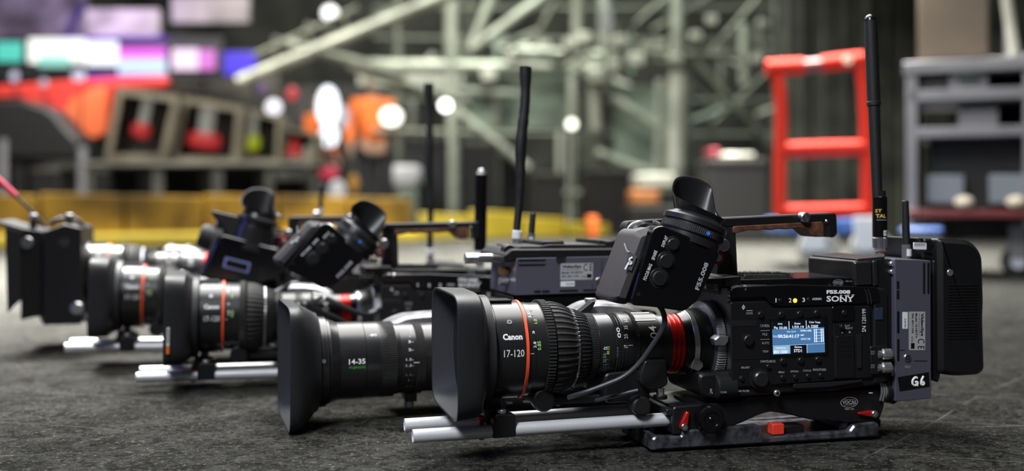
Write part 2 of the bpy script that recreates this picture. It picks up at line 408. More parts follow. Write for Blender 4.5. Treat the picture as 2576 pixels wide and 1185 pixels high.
def side_buttons(body, W_):
    """buttons and printed marks of the camera's operator side"""
    def btn(px, py, r, name='button', m='black', h=.003, w=W_):
        p = L(px, py, w); mb = MB()
        mb.cyl((p.x, p.y-.0008, p.z), (p.x, p.y+.004, p.z), r*1.25, 'anod', 24); mb.cyl((p.x, p.y-h, p.z), (p.x, p.y, p.z), r, m, 24, bev=r*.18)
        mb.build(name, body, ang=40)
    for x, y in ((1968, 909), (2013, 907), (2056, 905), (1964, 792), (2010, 790), (2053, 788), (1912, 792)): btn(x, y, .0036)
    for x, y in ((1967, 949), (1999, 948), (2031, 946), (2063, 944), (1931, 922), (1864, 952)): btn(x, y, .0026)
    btn(1881, 856, .0062, 'record_button', h=.004)
    btn(1908, 952, .0092, 'dial', 'anod', .009)
    for x, y, m in ((1962, 756, 'black'), (1999, 756, 'amber'), (2034, 754, 'black')): btn(x, y, .0026, 'assign_button', m, .0016, W_-.001)
    btn(2122, 787, .0035, 'switch'); btn(2117, 822, .0028)
    p = L(1954, 989, W_); mb = MB(); mb.cyl((p.x, p.y-.002, p.z), (p.x, p.y+.002, p.z), .0038, 'chrome', 24, bev=.0008); mb.cyl((p.x, p.y-.0024, p.z), (p.x, p.y, p.z), .0018, 'black', 16); mb.build('headphone_socket', body)
    t = MB(); w = W_+.0006
    T = [('1', 1950.5, 750, 1953, 761), ('2', 1984, 750, 1991, 761), ('3', 2018, 749, 2025, 760)]
    for s_, a, b, c, d in T: txt(t, s_, a, b, c, d, w, 'white', .02)
    T = [('ASSIGN', 2043, 749, 2066, 755), ('LOCK', 1877, 785, 1894, 791), ('I', 1878, 781, 1893, 782), ('CANCEL/BACK', 1912, 906, 1951, 912), ('SEL/SET', 1864, 922, 1886, 927),
         ('MENU', 1958, 934, 1973, 939), ('OPTION', 1988, 932, 2008, 937), ('STATUS', 2020, 930, 2040, 935), ('BRIGHTNESS', 2045, 927, 2078, 933),
         ('ND FILTER', 1857, 981, 1885, 986), ('SLOT', 2125, 817, 2138, 822), ('SELECT', 2125, 823, 2145, 828), ('A', 2116, 835, 2121, 839), ('B', 2135, 833, 2140, 838), ('O', 2127, 795, 2131, 800), ('I', 2099, 795, 2100, 801)]
    for s_, a, b, c, d in T: txt(t, s_, a, b, c, d, w, 'dimw' if s_ not in ('ASSIGN', 'I') else 'white', .01)
    for s_, a, b, c, d in [('CAMERA', 1912, 816, 1936, 823), ('FILE', 1918, 838, 1930, 844), ('AU/TC', 1916, 860, 1935, 866), ('VIEW', 1918, 881, 1933, 887)]: txt(t, s_, a, b, c, d, w, 'dimw', 0.)
    txt(t, 'SxS', 2120, 936, 2144, 945, w, 'white', .03)
    txt(t, 'SN 120199', 2168, 777, 2178, 835, w, 'white', .0, 90)
    txt(t, 'F55.008', 2076, 729, 2136, 739, w-.002, 'white', .06, 0, .0028)
    # slab serif maker's name: letters with their serifs
    txt(t, 'SONY', 2077, 744, 2146, 759, w-.001, 'white', .03, 0, .0018)
    for x0, x1, y0, y1 in ((2112, 2118, 742, 743.6), (2112, 2119, 757.6, 759.4), (2123, 2128, 742, 743.6), (2129, 2136, 741.5, 743.2), (2141, 2148, 741, 743), (2134.5, 2141.5, 757, 759)):
        a = L(x0, y1, w); b = L(x1, y0, w); t.add([(a.x, -w-.001, a.z), (b.x, -w-.001, a.z), (b.x, -w-.001, b.z), (a.x, -w-.001, b.z)], [(0, 1, 2, 3)], 'white')
    t.build('lettering', body)
    # phi mark, arrow
    mb = MB(); p = L(1870, 773, w)
    mb.box(p.x-.0002, p.x+.0002, -w-.0003, -w, p.z-.003, p.z+.003, 'white')
    for k in range(16):
        a = 2*PI*k/16; b = 2*PI*(k+1)/16
        mb.add([(p.x+r*math.cos(q)*1.0, -w-.0003, p.z+r*math.sin(q)) for q, r in ((a, .0013), (b, .0013), (b, .0019), (a, .0019))], [(0, 1, 2, 3)], 'white')
    mb.build('focal_mark', body)
    # the lit display
    scr = MB(); a = L(1941, 891, w); b = L(2075, 806, w)
    scr.prism(LP([(1936, 804), (2080, 797), (2084, 893), (1938, 898)], w), -w-.0006, -w+.001, 'gloss')
    so = scr.build('screen', body, label='lit blue status display')
    mb = MB()
    q0 = L(1941, 810, w); 
    def rect(x0, x1, y0, y1, m, d):
        vs = []
        for fx, fy in ((x0, y1), (x1, y1), (x1, y0), (x0, y0)):
            px = 1941+fx*(2072-1941)+fy*2.5; py = (810+fy*82)+fx*(-6+fy*0)
            v = L(px, py, w); vs.append((v.x, -w-.0007-d, v.z))
        mb.add(vs, [(0, 1, 2, 3)], m)
    rect(0, 1, 0, 1, 'scrblue', 0)
    for x0, x1 in ((0, .32), (.33, .65), (.66, 1)): rect(x0, x1, 0, .23, 'scrdark', .0001)
    for x in (.325, .655): rect(x-.006, x+.006, 0, .25, 'scrwhite', .0002)
    rect(0, 1, .73, .738, 'scrwhite', .0002); rect(.01, .33, .75, .98, 'scrlight', .0001); rect(.34, .655, .74, 1, 'scrdark', .0001)
    rect(.652, .66, .74, 1, 'scrwhite', .0002)
    for i in range(2):
        for j in range(2):
            x = .80+i*.13+j*.035; rect(x, x+.018, .27, .68, 'scrwhite', .0002)
    for i in range(5): rect(.80, .97, .29+i*.09, .30+i*.09, 'scrwhite', .0002)
    def st(s_, x0, y0, x1, y1, bold=.02, m='scrwhite'): txt(mb, s_, x0, y0, x1, y1, w, m, bold, 0, .0011)
    st('FPS', 1956, 813, 1967, 817); st('Fix 50.00', 1946, 821, 1979, 828); st('Shutter', 1997, 811, 2013, 816); st('1/59.19', 1992, 819, 2021, 826)
    st('Color Temp.', 2034, 808, 2063, 814); st('A: 3200K', 2030, 817, 2058, 825)
    st('00:26:41:17', 1955, 841, 2010, 850, .04); st('Use 12.7V', 1978, 832, 2001, 836); st('TCG', 1943, 844, 1953, 849); st('2048x1080', 2012, 829, 2040, 834); st('MP', 2013, 841, 2022, 845); st('XAVC HD', 2013, 850, 2038, 855)
    st('Sensitivity', 1950, 873, 1976, 878, .03); st('ISO 1250', 1945, 881, 1980, 889, .06); st('Gamma', 1997, 870, 2016, 875); st('STD1', 1996, 878, 2016, 886)
    mb.build('readout', so, label='white readouts on blue')

def camera_body(root, full=True):
    W_ = .060
    mb = MB()
    mb.prism(rpoly(LP([(1838, 722), (1850, 716), (2216, 722), (2224, 735), (2226, 962), (2190, 972), (1850, 1000), (1838, 1000)], .055), .004), -.056, .050, 'black', .002)
    # lower front lobe with the filter dial
    mb.prism(rpoly(LP([(1757, 940), (1852, 932), (1852, 1002), (1790, 1006), (1766, 998, .02), (1757, 972)], .050), .008), -.052, .045, 'black', .003)
    body = mb.build('camera_body', root, bevel=.0008)
    # side panel, raised
    mb = MB()
    mb.prism(rpoly(LP([(1838, 728), (1850, 722), (1985, 716), (2208, 722), (2214, 740), (2214, 760), (2150, 766), (1970, 772), (1940, 766), (1925, 748), (1838, 752)], W_), .003), -.060, -.050, 'gloss', .001)
    mb.prism(rpoly(LP([(1838, 760), (1930, 758), (1945, 776), (2095, 772), (2100, 958), (1852, 975), (1840, 968)], W_), .003), -.060, -.050, 'black', .001)
    mb.prism(rpoly(LP([(2096, 772), (2190, 768), (2196, 950), (2098, 957)], W_), .002), -.0595, -.050, 'black', .0008)
    mb.prism(LP([(1843, 808), (1903, 806), (1903, 820), (1843, 822)], W_), -.0605, -.05, 'anod')
    mb.prism(rpoly(LP([(1994, 965), (2166, 955), (2166, 960), (2084, 973), (1994, 977)], .057), .0015), -.060, -.045, 'anod', .0005)
    mb.build('side_panel', body, bevel=.0003)
    mb = MB()
    mb.prism(rpoly(LP([(2104, 846), (2148, 842), (2150, 950), (2104, 953)], .061), .002), -.0615, -.05, 'black', .0006)
    mb.prism(rpoly(LP([(2098, 844), (2104, 844), (2104, 950), (2099, 950)], .061), .0005), -.062, -.05, 'anod')
    mb.prism(rpoly(LP([(2154, 842), (2166, 841), (2166, 925), (2156, 926)], .061), .0005), -.062, -.05, 'anod')
    for y in (846, 858, 870, 882, 894): mb.prism(LP([(2112, y), (2142, y-1), (2142, y+1), (2112, y+2)], .061), -.0618, -.06, 'black')
    mb.build('card_door', body)
    mb = MB(); mb.prism(rpoly(LP([(2093, 771), (2150, 768), (2150, 806), (2093, 810)], .061), .003), -.0612, -.05, 'gloss', .0005); mb.build('switch_plate', body)
    mb = MB()
    for y in (841, 863): mb.prism(LP([(1913, y-9), (1936, y-10), (1936, y-9.2), (1913, y-8.2)], .0605), -.0607, -.06, 'dimw')
    mb.prism(LP([(1843, 903), (2084, 894), (2084, 895), (1843, 904.5)], .0605), -.0607, -.06, 'anod')
    mb.build('panel_line', body)
    if full: side_buttons(body, W_)
    # rear block with cover strip, corner guards
    mb = MB()
    mb.prism(rpoly(LP([(2196, 722), (2226, 726), (2232, 740), (2234, 960), (2196, 968)], .056), .004), -.058, .05, 'black', .002)
    for x in (2168, 2176): mb.tube([L(x, 724, .058), L(x+8, 728, .0595), L(x+14, 745, .0600), L(x+16, 765, .0600)], .0011, 'anod', 8)
    mb.build('rear_block', body, bevel=.0006)
    t = MB(); txt(t, 'F55', 2194, 723, 2206, 748, .0585, 'white', .05, 90); t.build('tape_lettering', body)
    mb = MB(); mb.prism(rpoly(LP([(2201, 775), (2220, 774), (2220, 804), (2201, 805)], .058), .001), -.0592, -.05, mat('blue_label', (.02, .035, .07), .4), .0004); mb.build('blue_sticker', body)
    mb = MB()
    mb.prism(rpoly(LP([(2187, 871), (2222, 869), (2224, 940), (2190, 943)], .060), .002), -.062, -.05, 'black', .001)
    for y in (891, 925):
        p = L(2226, y, .062); mb.cyl((p.x-.004, p.y+.001, p.z), (p.x+.008, p.y+.001, p.z), .0065, 'chrome', 24, bev=.001); mb.cyl((p.x-.009, p.y+.001, p.z), (p.x-.004, p.y+.001, p.z), .0045, 'steel', 20)
    mb.build('video_socket', body)
    t = MB()
    for y in (887, 921):
        txt(t, 'SDI', 2190, y-4, 2200, y-1, .0622, 'dimw'); txt(t, 'OUT', 2190, y+1, 2200, y+5, .0622, 'dimw'); txt(t, '-', 2208, y+3, 2213, y+4.5, .0622, 'white')
    txt(t, '-', 2185, 987.5, 2195, 989.5, .0585, 'white')
    t.build('socket_lettering', body)
    mb = MB()
    for k in range(5):
        p = L(2214+k*6.5, 984+k*1.5, .050); mb.tube([(p.x, p.y, p.z+.010), (p.x+.001, p.y-.003, p.z), (p.x, p.y, p.z-.011)], .0013, 'chrome', 8)
    mb.cyl(L(2222, 985, .045), L(2248, 990, .045), .0125, 'black'); mb.build('connector', body)
    # filter dial at front
    mb = MB()
    p = L(1820, 972, .05)
    mb.cyl((p.x-.011, -.048, p.z), (p.x+.014, -.048, p.z), .0145, 'anod', 36, bev=.002)
    mb.build('filter_dial', body)
    t = MB(); txt(t, 'CLEAR', 1812, 984, 1828, 989, .0635, 'dimw'); txt(t, 'FL', 1786, 978, 1793, 990, .056, 'dimw', .02); t.build('dial_lettering', body)
    # adapter head between lens and body
    mb = MB()
    mb.prism(rpoly(LP([(1834, 728), (1850, 716), (1856, 716), (1856, 995), (1838, 995), (1834, 940)], .044), .004), -.046, .044, 'anod', .002)
    mb.prism(rpoly(LP([(1775, 716), (1850, 706), (1850, 745), (1790, 745)], .0), .006), -.03, .044, 'anod', .002)
    mb.build('mount_block', body, bevel=.001)
    mb = MB(); mb.prism(rpoly(LP([(1773, 700), (1838, 698), (1838, 724), (1776, 728)], .045), .002), -.048, .04, 'anod', .001); mb.build('front_bracket', body, bevel=.0004)
    t = MB(); txt(t, 'F55.008', 1779, 714, 1805, 726, .0485, 'dimw'); t.build('bracket_lettering', body)
    return body

def cheese_plate(root):
    mb = MB()
    mb.prism(rpoly(LP([(1844, 704), (2150, 697), (2151, 722), (2100, 726), (1900, 738), (1846, 738)], .047), .002), -.048, .045, 'gloss', .001)
    mb.prism(rpoly(LP([(1823, 697), (1862, 694), (1864, 716), (1826, 722)], .052), .002), -.054, .03, 'black', .001)
    pl = mb.build('top_plate', root, bevel=.0004)
    mb = MB()
    for x in (1896, 1960, 2025, 2087):
        mb = MB(); p = L(x, 722-(x-1896)*.02, .0482); mb.cyl((p.x, p.y-.0004, p.z), (p.x, p.y+.001, p.z), .0018, 'silver', 12); mb.build('plate_screw', pl)
    for k in range(9):
        mb = MB(); p = L(1905+k*28, 703, .0); mb.cyl((p.x, -.035, p.z+.0015), (p.x, -.035, p.z+.0035), .0025, 'silver', 12); mb.build('plate_screw', pl)
    p = L(1868, 726, .055); mb = MB(); mb.cyl((p.x-.008, p.y, p.z+.002), (p.x, p.y, p.z), .0022, 'steel', 16); mb.cyl((p.x, p.y, p.z), (p.x+.0035, p.y-.001, p.z-.001), .0048, 'silver', 20, bev=.0008); mb.build('pin', pl)
    # fuzzy pad
    mb = MB(); rnd = random.Random(3)
    a = L(1862, 698, .03).x; b = L(2000, 696, .03).x; z = L(1862, 698, .03).z-.001
    mb.prism(rpoly([(a, z-.001), (a+.006, z+.004), (b-.012, z+.003), (b, z-.001)], .002), -.035, .01, 'fuzz')
    for k in range(1500):
        x = rnd.uniform(a+.001, b-.002); y = rnd.uniform(-.035, .008); h = rnd.uniform(.0012, .0036)*(1-.5*abs((x-a)/(b-a)-.35))
        dx = rnd.uniform(-.0015, .0015); z0 = z+.002
        mb.add([(x-.0002, y, z0), (x+.0002, y, z0), (x+dx, y, z0+.002+h)], [(0, 1, 2)], 'fuzz')
    tagp = mb.build('velcro_pad', pl); tagp['kind'] = 'stuff'
    # oval badge
    badge(pl, 2108, 711, 13, 8, .0483, 'VOCAS')
    t = MB(); txt(t, 'USBP-15MKII', 2126, 706, 2148, 709, .0483, 'dimw'); t.build('plate_lettering', pl)
    return pl
def badge(parent, px, py, rx, ry, w, body, m='dimw', box=None):
    mb = MB(); n = 40; c = L(px, py, w); ax = L(px+rx, py, w).x-c.x; az = c.z-L(px, py+ry, w).z
    for k in range(n):
        a = 2*PI*k/n; b = 2*PI*(k+1)/n
        mb.add([(c.x+ax*s*math.cos(q), -w-.0003, c.z+az*s*math.sin(q)) for q, s in ((a, .93), (b, .93), (b, 1), (a, 1))], [(0, 1, 2, 3)], m)
    txt(mb, body, px-rx*.78, py-ry*.36, px+rx*.78, py+ry*.36, w, m, .02)
    txt(mb, 'I', px-rx*.55, py-ry*.56, px+rx*.6, py-ry*.5, w, m, .02); txt(mb, 'I', px-rx*.55, py+ry*.5, px+rx*.6, py+ry*.56, w, m, .02)
    mb.build('badge', parent)

def top_handle(root, front=True):
    mb = MB()
    mb.prism(rpoly(LP([(1792, 556), (1838, 545), (1845, 690), (1852, 704), (1790, 706), (1800, 640)], 0.), .004), -.013, .013, 'anod', .002)
    mb.prism(rpoly(LP([(1800, 548), (2085, 535), (2090, 541), (2092, 588), (2083, 597), (2072, 596), (2068, 558), (1840, 570), (1800, 572)], 0.), .003), -.014, .014, 'black', .0015)
    # front loop and rail
    mb.prism(rpoly(LP([(1562, 572), (1572, 556), (1650, 551), (1800, 548), (1800, 557), (1650, 558), (1580, 563), (1572, 575), (1573, 606), (1580, 625), (1572, 624), (1562, 610)], 0.02), .004), -.030, -.012, 'black', .001)
    h = mb.build('top_handle', root, bevel=.0006)
    mb = MB()
    top = [(1841, 570)]+[(1841+k*(2068-1841)/12, 570-k*1.0) for k in range(1, 13)]
    g = LP([(1841, 569), (2068, 557), (2070, 596), (2044, 596), (2034, 588), (2022, 577), (2008, 573), (1990, 575), (1974, 577), (1955, 575), (1938, 579), (1920, 577), (1900, 580), (1884, 578), (1864, 583), (1841, 588)], .012)
    mb.prism(rpoly(g, .003), -.0155, .0155, 'wood')
    mb.build('grip', h, bevel=.001, label='brown wooden finger grip')
    def screw(px, py, r, w, nm='thumb_screw'):
        p = L(px, py, w); mb = MB(); mb.cyl((p.x, p.y, p.z), (p.x, p.y+.012, p.z), r, 'silver', 28, bev=.0012); mb.box(p.x-r*.8, p.x+r*.8, p.y-.0003, p.y+.001, p.z-.0005, p.z+.0005, 'steel', Matrix.Rotation(1.2, 3, 'Y'), Vector(p)); mb.build(nm, h)
    screw(2028, 547, .0062, .022)
    screw(2081, 556, .002, .0155, 'bolt')
    screw(1822, 617, .0075, .030)
    p = L(1807, 649, .03); mb = MB(); mb.cyl((p.x, p.y, p.z), (p.x, p.y+.01, p.z), .0078, 'redan', 24); mb.cyl((p.x, p.y-.001, p.z), (p.x, p.y+.01, p.z), .0045, 'silver', 20); mb.box(p.x-.006, p.x+.003, p.y+.001, p.y+.008, p.z, p.z+.011, 'redan'); mb.build('clamp_lever', h, bevel=.001, label='red clamp lever')
    # cross arm that carries the viewfinder
    mb = MB(); a = L(1610, 592, .04)
    mb.cyl((a.x, -.056, a.z), (a.x, -.020, a.z), .0160, 'anod', 36, bev=.003); mb.cyl((a.x, -.040, a.z), (a.x, -.037, a.z), .0168, 'silver', 36, bev=.0008)
    mb.cyl(L(1640, 560, .03), L(1655, 568, .03), .005, 'silver', 16)
    mb.build('viewfinder_arm', h)
    return h

def make_eyecup(vf, base, A, B, C):
    # flared rubber eyecup with a tall curved shield on the far side
    n = 96
    K = [(0, 34, 0, 29), (45, 20, 21, 27.5), (90, -8, 30, 28), (135, -26, 23, 30), (180, -37, 4, 36), (222, -33, -17, 53), (255, -20, -28, 64), (285, 0, -31, 68), (312, 15, -27, 64), (335, 20, -18, 50), (350, 24, -8, 36), (360, 34, 0, 29)]
    def rim(k):
        th = 360*k/n; i = max(j for j in range(len(K)-1) if K[j][0] <= th); m_ = len(K)-1
        f = (th-K[i][0])/(K[i+1][0]-K[i][0]); q = [K[(i-1) % m_], K[i], K[i+1], K[(i+2) % m_ if i+2 != m_ else m_]]
        if i+2 > m_: q[3] = K[(i+2) % m_]
        return [.5*(2*q[1][c]+(q[2][c]-q[0][c])*f+(2*q[0][c]-5*q[1][c]+4*q[2][c]-q[3][c])*f*f+(3*q[1][c]-q[0][c]-3*q[2][c]+q[3][c])*f**3)/1000 for c in (1, 2, 3)]
    def cup(t, inner):
        R_ = []
        for k in range(n):
            th = 2*PI*k/n; rb, rc, rh = rim(k); g = t**1.25 if math.sin(th) > -.3 else t**.85
            h = .020+(rh-.020)*t
            b_ = .0255*math.cos(th)*(1-g)+rb*g; c_ = .0255*math.sin(th)*(1-g)+rc*g
            s_ = 1-(.0014/.027 if inner else 0)
            R_.append(base+A*(h-(.0008 if inner and t == 1 else 0))+B*b_*s_+C*c_*s_)
        return R_
    mb = MB()
    outer = [cup(t/12, False) for t in range(13)]; inner = [cup(t/12, True) for t in range(12, -1, -1)]
    mb.loft(outer+inner, 'eyecup', False, True)
    mb.build('eyecup', vf, ang=60)

def viewfinder(root):
    """origin at the arm joint; built from its outline in the side plane"""
    piv = L(1690, 660, .07); o = Vector((piv.x, piv.y, piv.z))
    wn = .092
    def Q(pts, w, r=None): return [(p[0]-o.x, p[1]-o.z, *p[2:]) for p in LP(pts, w)]
    def lp(x, y, w): return L(x, y, w)-o
    mb = MB()
    y0 = -wn-o.y; y1 = -.028-o.y
    face = Q([(1640, 578, .010), (1665, 566, .006), (1800, 622, .012), (1812, 640, .004), (1760, 752, .006), (1724, 784, .006), (1640, 772, .004), (1584, 768, .008)], wn)
    mb.prism(rpoly(face, .006), y0, y1, 'gloss', .0015)
    vf = mb.build('viewfinder', root, bevel=.0008); vf.location = o
    # the grey front shell facing down the lens, with a chamfer
    mb = MB()
    sh = Q([(1604, 582, .006), (1640, 572, .006), (1648, 580, .003), (1586, 770, .010), (1552, 764, .006), (1540, 752, .006)], .088)
    mb.prism(rpoly(sh, .004), y0+.006, y1-.002, 'vfgrey', .007)
    mb.build('front_shell', vf, bevel=.001)
    # buttons
    for px, py, r, m in ((1692, 615, .0088, 'anod'), (1675, 657, .0105, 'anod'), (1658, 700, .0110, 'rubber')):
        p = lp(px, py, wn); mb = MB(); mb.cyl((p.x, y0-.0006, p.z), (p.x, y0+.003, p.z), r, 'anod', 32, bev=.0004); mb.cyl((p.x, y0-.0028, p.z), (p.x, y0, p.z), r*.76, m, 32, bev=.001)
        if m == 'rubber':
            for i in range(-4, 5):
                for j in range(-4, 5):
                    if i*i+j*j < 17: mb.box(p.x+i*.0015-.0004, p.x+i*.0015+.0004, y0-.0031, y0-.002, p.z+j*.0015-.0004, p.z+j*.0015+.0004, 'anod')
        mb.build('button', vf)
    p = lp(1606, 740, wn); mb = MB(); mb.cyl((p.x, y0-.0006, p.z), (p.x, y0+.003, p.z), .0022, 'anod', 16); mb.build('screw', vf)
    # lettering, set along the slanting edge
    def slanted(mb, s_, ax, ay, bx, by, h, m='white', bold=.01):
        vs, fs = text_mesh(s_, bold); A = lp(ax, ay, wn); B = lp(bx, by, wn); d = B-A; n_ = Vector((-d.z, 0, d.x)).normalized()*h
        mb.add([(A+d*p+n_*q).x and ((A+d*p+n_*q).x, y0-.0003, (A+d*p+n_*q).z) for p, q in vs], fs, m)
    t = MB()
    slanted(t, 'DISPLAY', 1670, 622, 1680, 595, .0035); slanted(t, 'SPARE', 1646, 655, 1654, 632, .0038); slanted(t, 'FOCUS MAG', 1625, 706, 1641, 666, .0038)
    slanted(t, 'F55.008', 1758, 731, 1783, 663, .0052, 'dimw', .03)
    t.build('lettering', vf)
    mb = MB(); w = .090
    # clear tape with a handwritten mark
    a = lp(1583, 632, w); b = lp(1604, 645, w); c = lp(1590, 682, w); d = lp(1573, 672, w)
    mb.add([(v.x, y0+.004, v.z) for v in (a, d, c, b)], [(0, 1, 2, 3)], 'clear')
    mb.tube([(v.x, y0+.0035, v.z) for v in (lp(1572, 613, w), lp(1578, 632, w), lp(1584, 634, w))], .0006, 'white', 6)
    for pts in ([(1592, 648), (1584, 652), (1586, 658), (1591, 660), (1588, 666), (1580, 664)], [(1584, 660), (1578, 670), (1574, 678)]):
        mb.tube([(lp(x, y, w).x, y0+.0035, lp(x, y, w).z) for x, y in pts], .0010, 'white', 6)
    mb.build('tape', vf, label='clear tape with handwriting')
    # loupe: axis tilted to the rear
    A = Vector((math.sin(math.radians(20)), 0, math.cos(math.radians(20)))); B = Vector((math.cos(math.radians(20)), 0, -math.sin(math.radians(20)))); C = Vector((0, -1, 0))
    base = lp(1738, 592, .060)
    def ring(h, r, n=72, f=None): return [base+A*(h+(f(k) if f else 0))+(B*math.cos(2*PI*k/n)+C*math.sin(2*PI*k/n))*r for k in range(n)]
    mb = MB()
    mb.loft([ring(-.010, .026), ring(-.010, .0345), ring(-.002, .0345), ring(-.0018, .033), ring(.000, .033), ring(.0003, .0352), ring(.0085, .0352), ring(.009, .034), ring(.0105, .034), ring(.0108, .0362), ring(.0160, .0362), ring(.0185, .0345), ring(.0195, .030), ring(.022, .028)], 'anod', True, True)
    lou = mb.build('loupe', vf, ang=25)
    n, f = gear(100, .0004)
    mb = MB(); mb.loft([[base+A*h+(B*math.cos(2*PI*k/n)+C*math.sin(2*PI*k/n))*(r+f(k)) for k in range(n)] for h, r in ((.001, .0345), (.0013, .0354), (.0078, .0354), (.008, .0345))], 'rubber'); mb.build('diopter_ring', vf, ang=20)
    t = MB(); vs, fs = text_mesh('008', .03); out = []
    for p, q in vs:
        th = math.radians(32-24*p); out.append(base+A*(-.0015+.0068*q+.010)+(B*math.cos(th)+C*math.sin(th))*.0367)
    t.add(out, fs, 'white'); t.build('loupe_lettering', vf)
    mb = MB(); p = base+A*.0045+(B*.1+C*.995)*.0352; mb.cyl(p, p+C*.0008, .0022, mat('blue_dot', (.05, .2, .9), .3)); mb.build('mark', vf, label='small blue dot')
    make_eyecup(vf, base, A, B, C)
    return vf

def rods_and_base(root, rods=True):
    for s, zf in ((1, .0300), (-1, .0278)):
        y = -.030*s; mb = MB()
        a = Vector((-.125, y, .0290)); b = Vector((.180, y, .0335))
        d = (b-a).normalized(); p = d.orthogonal().normalized(); q = d.cross(p); n = 40
        rings = [[c+(p*math.cos(2*PI*k/n)+q*math.sin(2*PI*k/n))*r for k in range(n)] for c, r in ((a+d*.02, .0052), (a+d*.0004, .0054), (a, .0058), (a, .0069), (a+d*.0006, .0075), (b, .0075))]
        mb.loft(rings, 'rodm', True, True); mb.build('rod', root, ang=35, label='bare silver tube rod')
    mb = MB(); x0 = L(1240, 1070, .038).x; x1 = L(1298, 1070, .038).x
    z0 = L(1260, 1103, .038).z; z1 = L(1260, 1045, .038).z
    mb.prism(rpoly([(x0, z0), (x1, z0+.001), (x1, z1), (x0+.004, z1+.0015), (x0, z1-.004)], .003), -.0385, -.0215, 'black', .001)
    mb.prism(rpoly([(x0, z0+.004), (x1-.004, z0+.005), (x1-.004, z1+.004), (x0-.006, z1+.005), (x0-.006, z1-.004)], .002), -.022, .022, 'anod', .001)
    mb.prism(rpoly([(x0, z0), (x1, z0+.001), (x1, z1), (x0, z1)], .003), .0215, .0385, 'black', .001)
    mb.prism(rpoly([(x0+.002, z1), (x0+.004, z1+.022), (x0+.014, z1+.022), (x0+.016, z1)], .002), -.012, .012, 'anod', .001)
    mb.cyl((x0+.012, -.03, z1), (x0+.012, -.03, z1+.005), .0048, 'steel', 20, bev=.0008)
    c = mb.build('rod_clamp', root, bevel=.0005)
    mb = MB(); mb.box(x0-.010, x0-.004, -.014, -.008, z0-.006, z0+.02, 'redan'); mb.build('clamp_lever', c, bevel=.001, label='dark red lever')
    # bridge block carrying the camera
    mb = MB()
    mb.prism(rpoly(LP([(1692, 1023), (1858, 1008), (1880, 996), (2222, 975), (2223, 1022), (2209, 1060), (2150, 1063), (2036, 1055), (1977, 1041), (1935, 1035), (1905, 1044), (1862, 1064), (1820, 1078), (1690, 1094)], .045), .004), -.047, .040, 'black', .0015)
    mb.prism(rpoly(LP([(1640, 1012), (1684, 1008), (1684, 1005), (1692, 1005), (1700, 1008), (1860, 1000), (1862, 1022), (1692, 1032), (1640, 1028)], .0), .002), -.044, .040, 'anod', .001)
    mb.prism(rpoly(LP([(1652, 1026), (1692, 1024), (1692, 1092), (1674, 1092), (1660, 1060)], .0), .002), .016, .04, 'black', .001)
    br = mb.build('bridge_plate', root, bevel=.0006)
    mb = MB()
    for a_, b_ in (((1712, 1003), (1740, 1001)), ((1790, 1001), (1830, 1000))):
        p = L(*a_, .02); q = L(*b_, .02); mb.box(p.x, q.x, -.03, .0, p.z-.002, p.z+.0012, 'black')
    mb.build('rail', br)
    n, f = gear(60, .0008); p = L(1791, 1056, .062)
    mb = MB(); r = .0150
    vs = []; prof = [(-.046, r-.002), (-.047, r+.0002), (-.060, r+.0002), (-.062, r-.0012), (-.0622, r*.62), (-.0605, r*.58), (-.0605, .003), (-.0615, .002)]
    rings = [[(p.x+(q+(f(k) if 0 < i < 4 else 0))*math.cos(2*PI*k/n), y, p.z+(q+(f(k) if 0 < i < 4 else 0))*math.sin(2*PI*k/n)) for k in range(n)] for i, (y, q) in enumerate(prof)]
    mb.loft(rings, 'gloss', True, True); mb.build('clamp_knob', br, ang=20)
    def lever(pts, sx, sy, w, nm='lock_lever'):
        mb = MB(); mb.prism(rpoly(LP(pts, w), .002), -w-.004, -w+.002, 'redan', .001); p = L(sx, sy, w)
        mb.cyl((p.x, p.y-.006, p.z), (p.x, p.y, p.z), .0042, 'silver', 24, bev=.0006)
        for a in (.5, .5+PI/2): mb.box(p.x-.0024, p.x+.0024, p.y-.0063, p.y-.005, p.z-.0004, p.z+.0004, 'steel', Matrix.Rotation(a, 3, 'Y'), Vector((p.x, p.y, p.z)))
        mb.build(nm, br, label='small red lever')
    lever([(1725, 1034), (1732, 1036), (1729, 1060), (1726, 1080), (1716, 1084), (1708, 1076), (1712, 1062)], 1718, 1073, .048)
    lever([(2157, 1038), (2188, 1032), (2200, 1034), (2200, 1046), (2186, 1048), (2158, 1042)], 2195, 1040, .048)
    badge(br, 2136, 1012, 22, 13, .0475, 'VOCAS')
    t = MB(); txt(t, 'MBBP-1500', 2125, 1027, 2148, 1031, .0475, 'dimw'); t.build('plate_lettering', br)
    # cast tray on the floor
    mb = MB(); wn = .050
    near = LP([(1640, 1106), (1650, 1098), (1714, 1098), (1718, 1084), (1820, 1075), (1908, 1069), (1916, 1074), (1920, 1100), (2138, 1084), (2150, 1068), (2205, 1060), (2213, 1070), (2213, 1100), (2206, 1104), (1920, 1124), (1672, 1139), (1650, 1134)], wn)
    near = [(p[0], max(.0035, p[1])) for p in near]
    far_ = [(p[0], p[1]) for p in near]
    mb.prism(rpoly(near, .002), -wn, -wn+.009, 'tray', .002)
    mb.prism(rpoly(far_, .002), wn-.009, wn, 'tray', .001)
    x0 = near[0][0]; x1 = near[12][0]-.002
    mb.box(x0+.001, x1, -wn+.004, wn-.004, .004, .0105, 'tray')
    # upright front lip, with a slot
    for a, b in ((-wn+.002, -.022), (-.010, .012), (.024, wn-.002)): mb.box(x0, x0+.006, a, b, .004, .0200 if a < -.02 else .026, 'tray')
    mb.box(x0+.010, x0+.016, -.018, .0, .004, .024, 'tray')
    tr = mb.build('tripod_plate', root, bevel=.0014)
